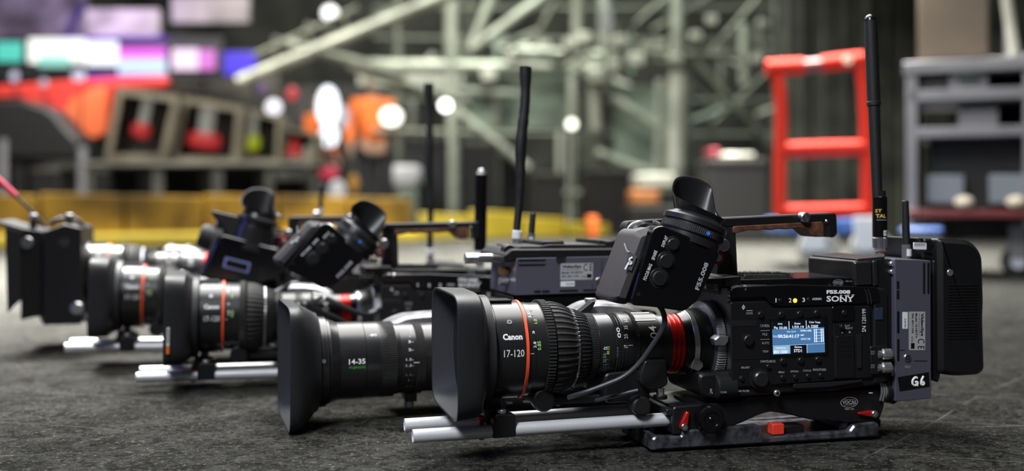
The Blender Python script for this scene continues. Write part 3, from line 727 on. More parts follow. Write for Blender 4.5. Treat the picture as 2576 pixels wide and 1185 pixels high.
    mb = MB(); mb.box(L(1920, 1090, .04).x, L(2060, 1090, .04).x, -.036, .036, .0, .0045, 'black'); mb.box(x0+.01, L(1918, 1090, .04).x, -.040, .040, .0, .0045, 'rubber'); mb.box(L(2060, 1090, .04).x, x1-.01, -.028, .028, .0, .005, 'rubber'); mb.build('plate_pad', tr)
    mb = MB(); a = L(1943, 1079, .047); b = L(1972, 1079, .047); zt = L(1950, 1066, .045).z; mb.box(a.x, b.x, -.048, -.035, L(1950, 1094, .047).z, zt, 'redbtn'); mb.build('release_button', tr, bevel=.0008, label='square red button')
    mb = MB(); mb.box(b.x, b.x+.030, -.040, -.02, .010, zt-.004, 'black'); mb.box(L(2100, 1070, .03).x, L(2205, 1060, .03).x, -.040, .03, .012, L(2205, 1061, .04).z+.003, 'anod'); mb.build('slide_latch', tr, bevel=.002)

def transmitter(root, marks='G6', upright=True):
    """grey video transmitter with a printed label; upright on the rear of the camera"""
    mb = MB(); wn = .060
    mb.prism(rpoly(LP([(2251, 652), (2341, 655), (2343, 1003), (2253, 1010)], wn), .0012), -wn, .055, 'grey', .0006)
    tx = mb.build('transmitter', root, label='slate grey metal box with printed labels')
    mb = MB()
    mb.prism(rpoly(LP([(2322, 661), (2327, 661), (2327, 739), (2322, 739)], wn), .0008), -wn-.0003, -wn+.002, 'black')
    mb.prism(rpoly(LP([(2333, 661), (2338, 661), (2338, 739), (2333, 739)], wn), .0008), -wn-.0003, -wn+.002, 'black')
    for y0, y1 in ((707, 727), (730, 753)): mb.prism(rpoly(LP([(2256, y0), (2262, y0), (2262, y1), (2256, y1)], wn), .0008), -wn-.0003, -wn+.002, 'black')
    mb.build('vent_slot', tx)
    mb = MB()
    for y0, y1 in ((783, 838), (853, 908)): mb.prism(rpoly(LP([(2257, y0), (2262, y0), (2262, y1), (2257, y1)], wn), .0008), -wn-.0004, -wn+.002, 'gloss')
    for q in ([(2262, 880), (2276, 880), (2276, 881.4), (2262, 881.4)], [(2300, 907), (2333, 907), (2333, 908.5), (2300, 908.5)]): mb.prism(LP(q, wn), -wn-.0004, -wn+.002, 'anod')
    mb.build('recess', tx)
    mb = MB(); mb.prism(rpoly(LP([(2286, 784), (2327, 784), (2327, 881), (2286, 881)], wn), .0015), -wn-.0004, -wn+.001, 'label'); lb = mb.build('rating_label', tx, label='silver rating label with conformity mark')
    t = MB(); w = wn+.0002
    txt(t, 'VideoSys', 2314, 788, 2323, 845, w, 'gloss', .03, -90, .0005); txt(t, 'Broadcasting Systems', 2310, 789, 2313, 843, w, 'gloss', 0, -90, .0005)
    txt(t, 'Model: VS-HDTX', 2302, 788, 2307, 850, w, 'gloss', .01, -90, .0005); txt(t, 'SN: 0011104', 2293, 788, 2298, 838, w, 'gloss', .01, -90, .0005)
    txt(t, 'UK Made', 2292, 846, 2296, 861, w, 'gloss', 0, -90, .0005); txt(t, 'C E', 2308, 852, 2325, 878, w, 'gloss', .0, -90, .0005)
    a = L(2291, 877, w); b = L(2300, 863, w); t.add([(a.x, -w-.0005, a.z), (b.x, -w-.0005, a.z), (b.x, -w-.0005, b.z), (a.x, -w-.0005, b.z)], [(0, 1, 2, 3)], 'gloss')
    t.build('label_lettering', tx)
    mb = MB(); mb.prism(rpoly(LP([(2270, 785), (2283, 785), (2283, 827), (2270, 827)], wn), .0006), -wn-.0004, -wn+.001, 'wlabel'); mb.build('asset_sticker', tx, label='small white sticker')
    t = MB(); txt(t, 'SCAN MAC', 2274, 801, 2279, 825, w, 'gloss', 0, -90, .0005)
    t.build('sticker_lettering', tx)
    p = L(2282, 900, wn); mb = MB(); mb.cyl((p.x, p.y-.0015, p.z), (p.x, p.y+.002, p.z), .0048, 'silver', 28, bev=.0006); mb.cyl((p.x, p.y-.0017, p.z), (p.x, p.y, p.z), .0032, 'black', 24)
    mb.cyl((p.x, p.y-.0020, p.z), (p.x, p.y, p.z), .0018, 'brass', 16); mb.build('socket', tx)
    t = MB(); txt(t, 'TALLY', 2275, 920, 2291, 926, w, 'dimw'); t.build('socket_lettering', tx)
    mb = MB(); mb.prism(LP([(2258, 949), (2336, 936), (2338, 972), (2263, 984)], wn), -wn-.0005, -wn+.001, 'gloss'); mk = mb.build('marker_tape', tx, label='black tape with white handwriting')
    t = MB()
    def stroke(pts): t.tube([(L(x, y, wn).x, -wn-.0006, L(x, y, wn).z) for x, y in pts], .0013, 'white', 6)
    stroke([(2307, 951), (2302, 948), (2295, 955), (2294, 965), (2299, 970), (2305, 968), (2308, 960), (2301, 961)]); stroke([(2308, 960), (2306, 971)])
    stroke([(2322, 946), (2317, 956), (2316, 966), (2320, 969), (2324, 965), (2323, 960), (2317, 963)])
    t.build('handwriting', mk)
    # top plate
    mb = MB(); z = L(2300, 652, .06).z; xa = L(2155, 655, .05).x; xb = L(2342, 655, .06).x
    return tx

def rear_plate(root):
    mb = MB()
    mb.prism(rpoly(LP([(2143, 657), (2205, 650), (2252, 652), (2252, 1000), (2236, 1003), (2228, 965), (2222, 770), (2205, 722), (2145, 722)], .05), .003), -.053, .050, 'black', .0015)
    rp = mb.build('adapter_plate', root, bevel=.0006)
    mb = MB()
    mb.prism(rpoly(LP([(2147, 659), (2190, 656), (2192, 718), (2149, 720)], .054), .003), -.0565, -.05, 'anod', .0015)
    mb.prism(rpoly(LP([(2193, 656), (2205, 655), (2207, 718), (2195, 720)], .054), .002), -.0565, -.05, 'anod', .001)
    mb.prism(rpoly(LP([(2143, 650), (2212, 644), (2212, 651), (2143, 658)], .04), .001), -.052, .05, 'anod', .001)
    mb.build('cover', rp, bevel=.0004)
    mb = MB()
    for y in (664, 684): 
        p = L(2244, y, .056); mb.cyl((p.x, -.0575, p.z), (p.x, -.05, p.z), .003, 'chrome', 16, bev=.0006)
    p = L(2246, 940, .056); mb.cyl((p.x, -.0575, p.z), (p.x, -.05, p.z), .003, 'steel', 16)
    mb.build('screw', rp)

def battery(root):
    mb = MB()
    mb.prism(rpoly(LP([(2297, 598), (2345, 600), (2350, 650), (2352, 956), (2342, 956), (2340, 655), (2310, 652)], .03), .002), -.04, .05, 'black', .002)
    mb.prism(rpoly(LP([(2344, 655), (2362, 655), (2362, 945), (2356, 962), (2344, 955)], .045), .002), -.048, .05, 'black', .001)
    mb.prism(rpoly(LP([(2297, 599), (2360, 604), (2360, 655), (2345, 655), (2318, 640), (2297, 635)], .02), .003), -.042, .04, 'black', .0015)
    bt = mb.build('battery_plate', root, bevel=.0006)
    mb = MB(); w = .052
    mb.prism(rpoly(LP([(2358, 600, .004), (2440, 605, .012), (2470, 638, .012), (2474, 760, .05), (2472, 800, .04), (2476, 930, .012), (2462, 942, .01), (2400, 946, .01), (2360, 940, .006)], w), .006), -.056, .05, 'black', .005)
    b = mb.build('battery', root, bevel=.001, label='ribbed black battery brick')
    mb = MB()
    for k in range(19):
        y = 717+k*7.4; mb.prism(LP([(2384, y), (2460, y-1), (2460, y+1.1), (2384, y+2.1)], .056), -.0570, -.054, 'black')
    mb.build('grip_rib', b, bevel=.0002)
    p = L(2390, 686, .056); mb = MB(); mb.cyl((p.x, -.0568, p.z), (p.x, -.054, p.z), .0042, 'steel', 24, bev=.0005); mb.build('indicator', b)
    p = L(2352, 617, .045); mb = MB(); mb.cyl((p.x, -.0445, p.z), (p.x, -.03, p.z), .003, 'gloss', 20); mb.build('latch', bt)
    mb = MB(); mb.prism(rpoly(LP([(2298, 610), (2330, 611), (2330, 628), (2298, 627)], .042), .001), -.0426, -.041, 'wlabel')
    for k in range(14):
        x = 2301+k*1.9; q = LP([(x, 612), (x+(.6 if k % 3 else 1.1), 612), (x+(.6 if k % 3 else 1.1), 619), (x, 619)], .0426); mb.add([(v[0], -.0428, v[1]) for v in q], [(0, 3, 2, 1)], 'gloss')
    mb.build('barcode_label', bt, label='white barcode sticker')

def antenna(root, base, top, kind='long'):
    base = Vector(base); top = Vector(top); d = (top-base); Ln = d.length; d = d/Ln
    def P(t): return base+d*t
    if kind == 'long':
        mb = MB()
        mb.cyl(P(.083), P(.20*Ln/.3), .0060, 'rubber', 32)
        mb.cyl(P(.075), P(Ln*.63), .0064, 'rubber', 32, .0070)
        mb.cyl(P(Ln*.625), P(Ln*.645), .0085, 'rubber', 32, bev=.001)
        mb.cyl(P(Ln*.64), P(Ln-.008), .0078, 'rubber', 32)
        a = d.orthogonal().normalized(); b = d.cross(a)
        mb.loft([[P(Ln-.008+.008*math.sin(q))+(a*math.cos(2*PI*k/32)+b*math.sin(2*PI*k/32))*.0078*max(.02, math.cos(q)) for k in range(32)] for q in (0, .3, .6, .9, 1.2, 1.5)], 'gloss', False, True)
        o = mb.build('antenna', root, ang=40, label='long black whip')
        mb = MB(); up = Vector((0, 0, 1)); mb.cyl(base+up*.026, base+up*.076, .0088, 'gloss', 36, bev=.0008); mb.cyl(base+up*.074, base+up*.083, .0072, 'anod', 32)
        mb.build('sleeve', o)
        mb = MB(); mb.cyl(base, base+up*.006, .0072, 'chrome', 6); mb.cyl(base+up*.005, base+up*.012, .0058, 'brass', 24)
        n, f = gear(30, .0005)
        mb.cyl(base+up*.009, base+up*.013, .0078, 'chrome', 24, bev=.0008)
        mb.lathe([(base.z+.013, .0080), (base.z+.025, .0083), (base.z+.0265, .0070)], 'silver', base.x, base.y, n, f, axis='Z')
        mb.build('connector', o, ang=25)
        # printed bands
        t = MB()
        def wrap(s_, z0, z1, a0, a1, m, bold=0., quad=False):
            vs, fs = text_mesh(s_, bold)
            if quad: vs, fs = [(i/8, j) for j in (0, 1) for i in range(9)], [(i, i+1, i+10, i+9) for i in range(8)]
            out = []
            for p, q in vs:
                th = a0+(a1-a0)*p; r = .0090 if quad else .0091; out.append((base.x+r*math.sin(th), base.y-r*math.cos(th), base.z+z0+(z1-z0)*q))
            t.add(out, fs, m)
        wrap('TAL', .0500, .0545, -1.1, .35, 'gold', .03); wrap('ST', .0565, .0605, -1.2, -.3, 'gold', .02); wrap('x', .047, .0475, -1.0, .5, 'dimw', 0, True)
        wrap('x', .0280, .0345, -.05, 1.3, 'wlabel', 0, True); wrap('MSC', .0295, .0330, .1, 1.0, 'gloss')
        t.build('printed_bands', o)
    elif kind == 'foam':
        rnd = random.Random(int(base.x*1e4)); a = d.orthogonal().normalized(); b = d.cross(a); rings = []; n = 24
        K = 30
        for i in range(K+1):
            t = i/K; r = .0052 if t < .25 else .0072+.0006*rnd.uniform(-1, 1)+.0008*math.sin(t*14)
            if t > .9: r += .0008
            off = a*.0012*math.sin(t*9)+b*.001*math.sin(t*13+1)
            rings.append([P(.018+t*(Ln-.018))+off+(a*math.cos(2*PI*k/n)*(r*1.05)+b*math.sin(2*PI*k/n)*r) for k in range(n)])
        mb = MB(); mb.loft(rings, 'rubber', True, True); o = mb.build('antenna', root, ang=50, label='long taped black whip')
        mb = MB(); mb.cyl(base, P(.012), .0062, 'chrome', 20); mb.cyl(P(.010), P(.022), .0068, 'wlabel', 24, bev=.001); mb.build('connector', o)
    elif kind == 'short':
        mb = MB(); mb.cyl(P(.010), P(Ln), .0046, 'rubber', 28, .0041, bev=.0012); o = mb.build('antenna', root, ang=40, label='short black stub')
        mb = MB(); mb.cyl(P(.0), P(.004), .0045, 'brass', 20); mb.cyl(P(.002), P(.018), .0056, 'clear', 28, .0052); 
        mb.build('connector', o)
        mb = MB()
        vs = []; 
        for j in (.004, .0125):
            for i in range(9):
                th = -.6+i/8*1.4; vs.append((base.x+.0058*math.sin(th), base.y-.0058*math.cos(th), base.z+j))
        mb.add(vs, [(i, i+1, i+10, i+9) for i in range(8)], 'wlabel'); mb.build('sticker', o)
    else:   # stub with a chrome cap and thick sleeve
        mb = MB(); mb.cyl(P(.030), P(Ln-.008), .0102, 'gloss', 32, bev=.001); o = mb.build('antenna', root, ang=40, label='thick black stub with bright tip')
        mb = MB(); mb.cyl(P(Ln-.009), P(Ln), .0085, 'silver', 24, .005, bev=.001); mb.cyl(P(0), P(.014), .0065, 'chrome', 6); mb.cyl(P(.012), P(.024), .0088, 'silver', 24, bev=.001); mb.cyl(P(.024), P(.031), .0088, 'wlabel', 28); mb.build('connector', o)
    return o

def cable(root, pts, r=.003):
    mb = MB(); mb.tube(pts, r, 'cable', 14); return mb.build('cable', root)

# ================================================================ the nearest camera
near = thing('cine_camera', 'nearest black cine camera, 17-120 zoom lens with red ring, lit blue display and tallest antenna', 'video camera', (P0[0], P0[1], 0), YAW, 'cine cameras lined up on the floor')
make_hood(near)
canon_lens(near)
camera_body(near)
cheese_plate(near)
top_handle(near)
viewfinder(near)
rods_and_base(near)
transmitter(near)
rear_plate(near)
battery(near)
antenna(near, L(2213, 650, .0), L(2189, 36, .0), 'long')
antenna(near, L(2281, 652, .02), L(2277, 504, .02), 'short')
cable(near, [L(1655, 765, .075), L(1668, 782, .075), L(1674, 810, .075), L(1664, 835, .073), L(1640, 872, .066), L(1610, 915, .06), L(1570, 950, .055), L(1520, 970, .05), L(1470, 988, .045), L(1430, 1000, .03)])
cable(near, [L(1605, 982, .05), L(1570, 990, .045), L(1530, 1000, .035), L(1500, 1008, .02)], .0025)
mb = MB(); p = L(2318, 645, .01); mb.cyl((p.x, p.y, p.z-.006), (p.x, p.y, p.z+.004), .0032, 'white', 16, bev=.001); mb.build('screw_cap', near, label='small white cap')

# ================================================================ second camera: wide zoom lying low, transmitter on top
P1 = P0; P0 = (-.2035, 1.381); Z2 = .0765
low = thing('cine_camera', 'black cine camera with wide 14-35 zoom resting on the floor directly behind the nearest camera', 'video camera', (P0[0], P0[1], 0), YAW+.055, 'cine cameras lined up on the floor')
def wide_lens(root):
    mb = MB()
    def R(u, hw, hh, e): return rr_ring(u, hw, hh, e, Z2)
    u0 = -.089
    O = [R(u0+.0006, .0835, .0745, 8), R(u0, .085, .0758, 8), R(u0+.0008, .0857, .0762, 8), R(u0+.008, .0855, .0762, 7), R(u0+.014, .083, .0758, 6), R(u0+.020, .078, .072, 5), R(u0+.030, .068, .067, 3.2), R(u0+.036, .0635, .0635, 2.2), R(u0+.040, .062, .062, 2)]
    I = [O[0], R(u0+.002, .082, .073, 8), R(u0+.018, .072, .064, 5), R(u0+.034, .055, .054, 2.6), R(u0+.042, .050, .050, 2)]
    mb.loft(O, 'hood'); mb.loft(I[::-1], 'hoodin'); mb.build('lens_hood', root, ang=28)
    mb = MB(); pr = []
    for a, b, ra, rb in [(783, 793, 60, 60), (795, 803, 58.5, 58.5), (805, 812, 57.5, 57.5), (814, 823, 57, 57), (824, 831, 54, 54), (832, 852, 53.5, 49.8), (852, 918, 49.3, 49.3), (919, 951, 48.6, 48.6), (998, 1008, 46.5, 45.5), (1008, 1047, 45, 45), (1070, 1110, 44, 44), (1110, 1200, 40, 38), (1200, 1300, 36, 36)]:
        pr += [(U(a, ra/1000), ra/1000), (U(b, rb/1000)-.0003, rb/1000)]
    mb.lathe([(pr[0][0]-.006, .050)]+pr, 'barrel', 0, Z2, 112); lo = mb.build('lens', root, ang=25)
    g = MB(); g.lathe([(-.060, .001), (-.058, .02), (-.052, .04), (-.046, .050)], 'glass', 0, Z2, 64, caps=False); g.build('front_element', lo, ang=80)
    for a, b, r, nn, nm in ((953, 997, 47.5, 110, 'gear_ring'), (1048, 1070, 45, 120, 'iris_gear')):
        n, f = gear(nn, .0009); r /= 1000
        mb = MB(); mb.lathe([(U(a, r), r-.002), (U(a+.5, r), r), (U(b-.5, r), r), (U(b, r), r-.002)], 'rubber', 0, Z2, n, f); mb.build(nm, lo, ang=20)
    t = MB()
    ctxt(t, '14-35', 872, 904, 914, 917, .0494, 'white', .02, zc=Z2); ctxt(t, 'FUJINON', 873, 922, 913, 930, .0494, 'greend', .02, zc=Z2)
    ctxt(t, '-80', 924, 841, 944, 847, .0487, 'white', 0, zc=Z2)
    for s_, y, h in (('3-', 858, 6), ('2-', 878, 6), ('1.5-', 903, 6), ('1.3-', 918, 6), ('1.1-', 942, 5), ('1-', 955, 5), ('0.9-', 971, 4)):
        ctxt(t, s_, 1024-(6 if '.' in s_ else 0), y, 1037, y+h, .0451, 'white' if y < 930 else 'dimw', 0, zc=Z2)
    for k, y in enumerate((838, 846, 832)): ctxt(t, '47'[k % 2], 1026, y, 1033, y+4, .0451, 'dimw', 0, zc=Z2)
    ctxt(t, 'I', 1037, 913, 1052, 914.5, .0452, 'white', .02, zc=Z2)
    t.build('lettering', lo)
    mb = MB(); p = L(808, 909, .0575); mb.cyl((p.x, p.y-.0006, p.z), (p.x, p.y+.003, p.z), .0026, 'steel', 16); mb.build('screw', lo)
    mb = MB(); a = L(1013, 993, .0); b = L(1047, 993, .0); mb.prism(rpoly([(a.x, Z2-.044), (b.x, Z2-.044), (b.x, Z2-.056), (a.x+.003, Z2-.056)], .002), -.010, .012, 'anod', .001)
    mb.cyl(((a.x+b.x)/2, 0, Z2-.064), ((a.x+b.x)/2, 0, Z2-.055), .0065, 'steel', 24, bev=.001); mb.build('support_foot', lo, bevel=.0004)
    mb = MB(); mb.prism(rpoly([(.045, Z2-.04), (.047, Z2+.038), (.075, Z2+.050), (.16, Z2+.054), (.19, Z2+.03), (.19, Z2-.04)], .01), .030, .085, 'steel', .003); mb.build('drive_unit', lo, bevel=.0006, label='pale metal drive unit')
wide_lens(low)
P0 = P1
proto_parts = {c.name.split('.')[0]: c for c in near.children}
b2 = copy_tree(proto_parts['camera_body'], low); b2.location = (-.030, 0, -.045)
mb = MB(); mb.prism(rpoly([(.19, .0), (.39, .0), (.39, .026), (.19, .026)], .004), -.045, .04, 'black', .002); mb.build('base_block', low, bevel=.001)
t2 = copy_tree(proto_parts['transmitter'], low); t2.rotation_euler = (0, -PI/2, 0); t2.location = (.4115, 0, -.2795)
mb = MB(); z = .2055
mb.prism(rpoly([(.186, z-.004), (.200, z-.002), (.200, z), (.362, z), (.362, z+.010), (.345, z+.013), (.195, z+.014), (.184, z+.006)], .003), -.058, .055, 'black', .002)
mb.prism(rpoly([(.205, z+.012), (.330, z+.012), (.328, z+.018), (.250, z+.019), (.235, z+.017), (.207, z+.017)], .002), -.052, .05, 'rubber', .001)
mb.prism(rpoly([(.238, z+.014), (.274, z+.014), (.270, z+.023), (.240, z+.023)], .002), -.046, .04, 'anod', .001)
mb.prism(rpoly([(.318, z+.012), (.345, z+.012), (.345, z+.024), (.332, z+.022), (.320, z+.024)], .002), -.046, .04, 'anod', .001)
mb.cyl((.196, -.045, z+.010), (.196, -.03, z+.012), .008, 'black'); mb.cyl((.262, -.060, z-.001), (.262, -.05, z-.001), .0075, 'black')
mb.build('battery_plate', low, bevel=.0008)
mb = MB(); mb.prism(rpoly([(.20, .12), (.36, .12), (.36, .157), (.20, .157)], .004), -.04, .04, 'black', .002); mb.box(.262, .285, -.043, -.039, .126, .136, 'redan'); mb.build('mount_block', low, bevel=.0008)
mb = MB(); mb.cyl((.150, .0, .205), (.198, .0, .205), .006, 'silver', 24); mb.cyl((.148, .0, .205), (.165, 0, .205), .0075, 'steel', 6); mb.cyl((.186, -.03, .190), (.198, -.03, .190), .005, 'brass', 20); mb.cyl((.186, -.03, .176), (.198, -.03, .176), .005, 'chrome', 20); mb.build('plug', low)
antenna(low, (.232, .04, z+.013), (.246, .04, .468), 'foam')
antenna(low, (.254, .045, z+.013), (.258, .045, .265), 'short')

# ================================================================ third, fourth and fifth cameras
third = copy_tree(near, None, DARK+('transmitter', 'adapter_plate', 'battery_plate', 'battery', 'antenna', 'cable', 'screw_cap', 'tripod_plate'))
third.location = (-.440, 1.640, -.010); third.rotation_euler.y = .02; third['label'] = 'middle black cine camera with an orange sticker on its hood and a thick stub antenna'
fourth = copy_tree(near, None, DARK+('transmitter', 'adapter_plate', 'battery_plate', 'battery', 'antenna', 'cable', 'screw_cap', 'viewfinder', 'tripod_plate'))
fourth.location = (-.639, 1.865, .002); fourth.rotation_euler.y = .034; fourth['label'] = 'fourth black cine camera in the row, with a pale blue-edged label on its viewfinder'
def child(root, name): return [c for c in root.children if c.name.split('.')[0] == name][0]
v3 = child(third, 'viewfinder'); v3.rotation_euler = (0, math.radians(20), 0); v3.location += Vector((-.004, 0, .002))
def tall_viewfinder(root):
    """upright viewfinder of the fourth camera: low body, long loupe"""
    global P0
    old = P0; P0 = (-.639, 1.865); w = .080
    mb = MB(); y0 = -w
    mb.prism(rpoly(LP([(545, 585), (530, 610), (500, 690), (510, 700), (640, 712), (700, 690), (706, 640), (690, 618)], w), .006), y0, -.02, 'gloss', .003)
    vf = mb.build('viewfinder', root, bevel=.001)
    mb = MB(); mb.prism(rpoly(LP([(540, 588), (524, 600), (494, 690), (502, 700), (520, 650)], w), .004), y0+.004, -.022, 'vfgrey', .003); mb.build('front_shell', vf, bevel=.0008)
    mb = MB(); mb.prism(rpoly(LP([(557, 642), (622, 656), (616, 682), (551, 668)], w), .002), y0-.0012, y0+.001, mat('label_blue', (.20, .24, .50), .4)); mb.prism(rpoly(LP([(562, 648), (616, 660), (612, 677), (557, 664)], w), .002), y0-.0018, y0, 'gloss'); mb.build('label_plate', vf, label='pale blue-edged label')
    th = math.radians(12); A = Vector((math.sin(th), 0, math.cos(th))); B = Vector((math.cos(th), 0, -math.sin(th))); C = Vector((0, -1, 0))
    b0 = L(622, 612, .045)
    def ring(h, r, n=56): return [b0+A*h+(B*math.cos(2*PI*k/n)+C*math.sin(2*PI*k/n))*r for k in range(n)]
    mb = MB(); mb.loft([ring(-.008, .038), ring(.0, .038), ring(.001, .036), ring(.030, .035), ring(.031, .032), ring(.040, .031), ring(.041, .036), ring(.048, .036), ring(.050, .030), ring(.056, .028)], 'anod', True, True); mb.build('loupe', vf, ang=25)
    make_eyecup(vf, b0+A*.034, A, B, C)
    mb = MB(); mb.prism(rpoly(LP([(516, 530), (520, 526), (590, 540), (600, 555), (580, 600), (560, 590), (545, 560), (528, 548)], .05), .003), -.060, -.04, 'rubber', .002)
    a = L(505, 600, .05); mb.cyl((a.x-.010, -.05, a.z+.008), (a.x+.028, -.05, a.z-.004), .021, 'rubber', 28, .024, bev=.005); mb.build('side_arm', vf, bevel=.0008)
    P0 = old
    return vf
v4 = tall_viewfinder(fourth)
mb = MB(); w = -.0812-.0
mb.box(-.0805, -.0765, w, w+.004, .076, .108, 'wlabel'); mb.box(-.0805, -.0765, w-.0002, w+.004, .070, .082, mat('orange_sticker', (.8, .2, .02), .5))
for k in range(7): mb.box(-.0797, -.0773, w-.0003, w, .086+k*.003, .0875+k*.003, 'gloss')
mb.build('sticker', third, label='narrow white and orange sticker')
antenna(third, (.396, -.0, .189), (.396, .0, .352), 'stub')
mb = MB(); mb.cyl((.375, -.02, .187), (.455, -.02, .187), .007, 'anod'); mb.cyl((.436, -.02, .187), (.462, -.02, .187), .0075, 'steel', 6, bev=.001); mb.cyl((.43, -.03, .172), (.45, -.03, .172), .005, 'brass'); mb.build('plug', third)
cable(third, [(.145, -.078, .150), (.165, -.085, .140), (.190, -.080, .128), (.215, -.07, .122), (.23, -.05, .13)], .0035)
cable(third, [(.14, -.078, .152), (.12, -.08, .14), (.15, -.075, .125), (.18, -.06, .11)], .0028)
pl4 = MB(); pl4.prism(rpoly([(.495, .13), (.560, .13), (.566, .165), (.556, .185), (.500, .187), (.492, .17)], .008), -.03, .05, 'anod', .003); pl4.prism(rpoly([(.42, .10), (.495, .10), (.495, .165), (.42, .165)], .004), -.03, .04, 'black', .002); pl4.build('battery', fourth, bevel=.001)
antenna(fourth, (.497, .0, .187), (.483, .0, .514), 'foam')

fifth = copy_tree(near, None, DARK+('top_handle', 'lens_hood', 'viewfinder', 'transmitter', 'adapter_plate', 'battery_plate', 'battery', 'antenna', 'cable', 'screw_cap', 'tripod_plate'))
fifth.location = (-.782, 2.10, 0)
for c in fifth.children: c.location.z += .030
fifth['label'] = 'farthest black cine camera, flat matte box with raised flags on its lens'
def matte_box(root):
    mb = MB()
    def ring(u, hw, z0, z1): return [(u, -hw, z0), (u, hw, z0), (u, hw, z1), (u, -hw, z1)]
    for k in range(1):
        mb.loft([ring(-.150, .085, .062, .232), ring(-.115, .080, .070, .226), ring(-.112, .072, .08, .218), ring(-.146, .080, .067, .226)], 'black', False, False)
        mb.add(ring(-.150, .085, .062, .232)+ring(-.146, .080, .067, .226), [(0, 1, 5, 4), (1, 2, 6, 5), (2, 3, 7, 6), (3, 0, 4, 7)], 'black')
    mb.prism(rpoly([(-.112, .052), (-.045, .052), (-.045, .232), (-.075, .240), (-.112, .225)], .004), -.088, .088, 'black', .002)
    m = mb.build('matte_box', root, bevel=.0008)
    mb = MB(); mb.prism(rpoly([(-.150, .232), (-.195, .247), (-.196, .243), (-.175, .232), (-.158, .226), (-.150, .226)], .0015), -.08, .08, 'rubber'); mb.build('top_flag', m, bevel=.0006)
    mb = MB(); mb.prism(rpoly([(-.176, .232), (-.150, .228), (-.148, .10), (-.160, .09), (-.172, .075)], .004), -.089, -.086, 'rubber'); mb.build('side_flag', m)
    for x in (-.135, -.072): 
        mb = MB(); mb.cyl((x, -.05, .225), (x, -.05, .252), .006, 'rubber', 20); mb.cyl((x, -.05, .248), (x, -.05, .258), .008, 'silver', 20, bev=.001); mb.cyl((x-.004, -.088, .205), (x-.004, -.080, .205), .011, 'silver', 24, bev=.001); mb.build('knob', m)
    mb = MB(); mb.cyl((-.118, -.07, .075), (-.135, -.07, .075), .009, 'steel', 20, bev=.001); mb.cyl((-.052, -.095, .082), (-.052, -.08, .082), .012, 'silver', 24, bev=.002); mb.build('clamp_screw', m)
    mb = MB(); mb.tube([(-.108, -.03, .238), (-.095, -.03, .248), (-.06, -.03, .250), (-.045, -.03, .225)], .005, 'rubber'); mb.build('strap', m)
    return m
matte_box(fifth)
mb = MB(); mb.prism(rpoly([(.12, 0), (.44, 0), (.44, .045), (.12, .045)], .005), -.045, .045, 'black', .002); mb.build('base_block', fifth, bevel=.001)
mb = MB(); mb.tube([(-.120, 0, .232), (-.145, 0, .262), (-.175, 0, .292)], .0032, 'rubber', 10); mb.tube([(-.175, 0, .292), (-.20, 0, .317), (-.235, 0, .352)], .006, mat('red_lit_tip', (.6, .03, .09), .4), 12); mb.build('whip', fifth, label='thin black whip with red-lit tip')  # red light falling on the tip is put into its colour
antenna(fifth, (.402, .0, .255), (.404, .0, .318), 'short')
mb = MB(); mb.cyl((.395, 0, .215), (.395, 0, .262), .008, 'silver', 20, bev=.002); mb.cyl((.405, 0, .20), (.405, 0, .22), .012, 'anod'); mb.build('plug', fifth)

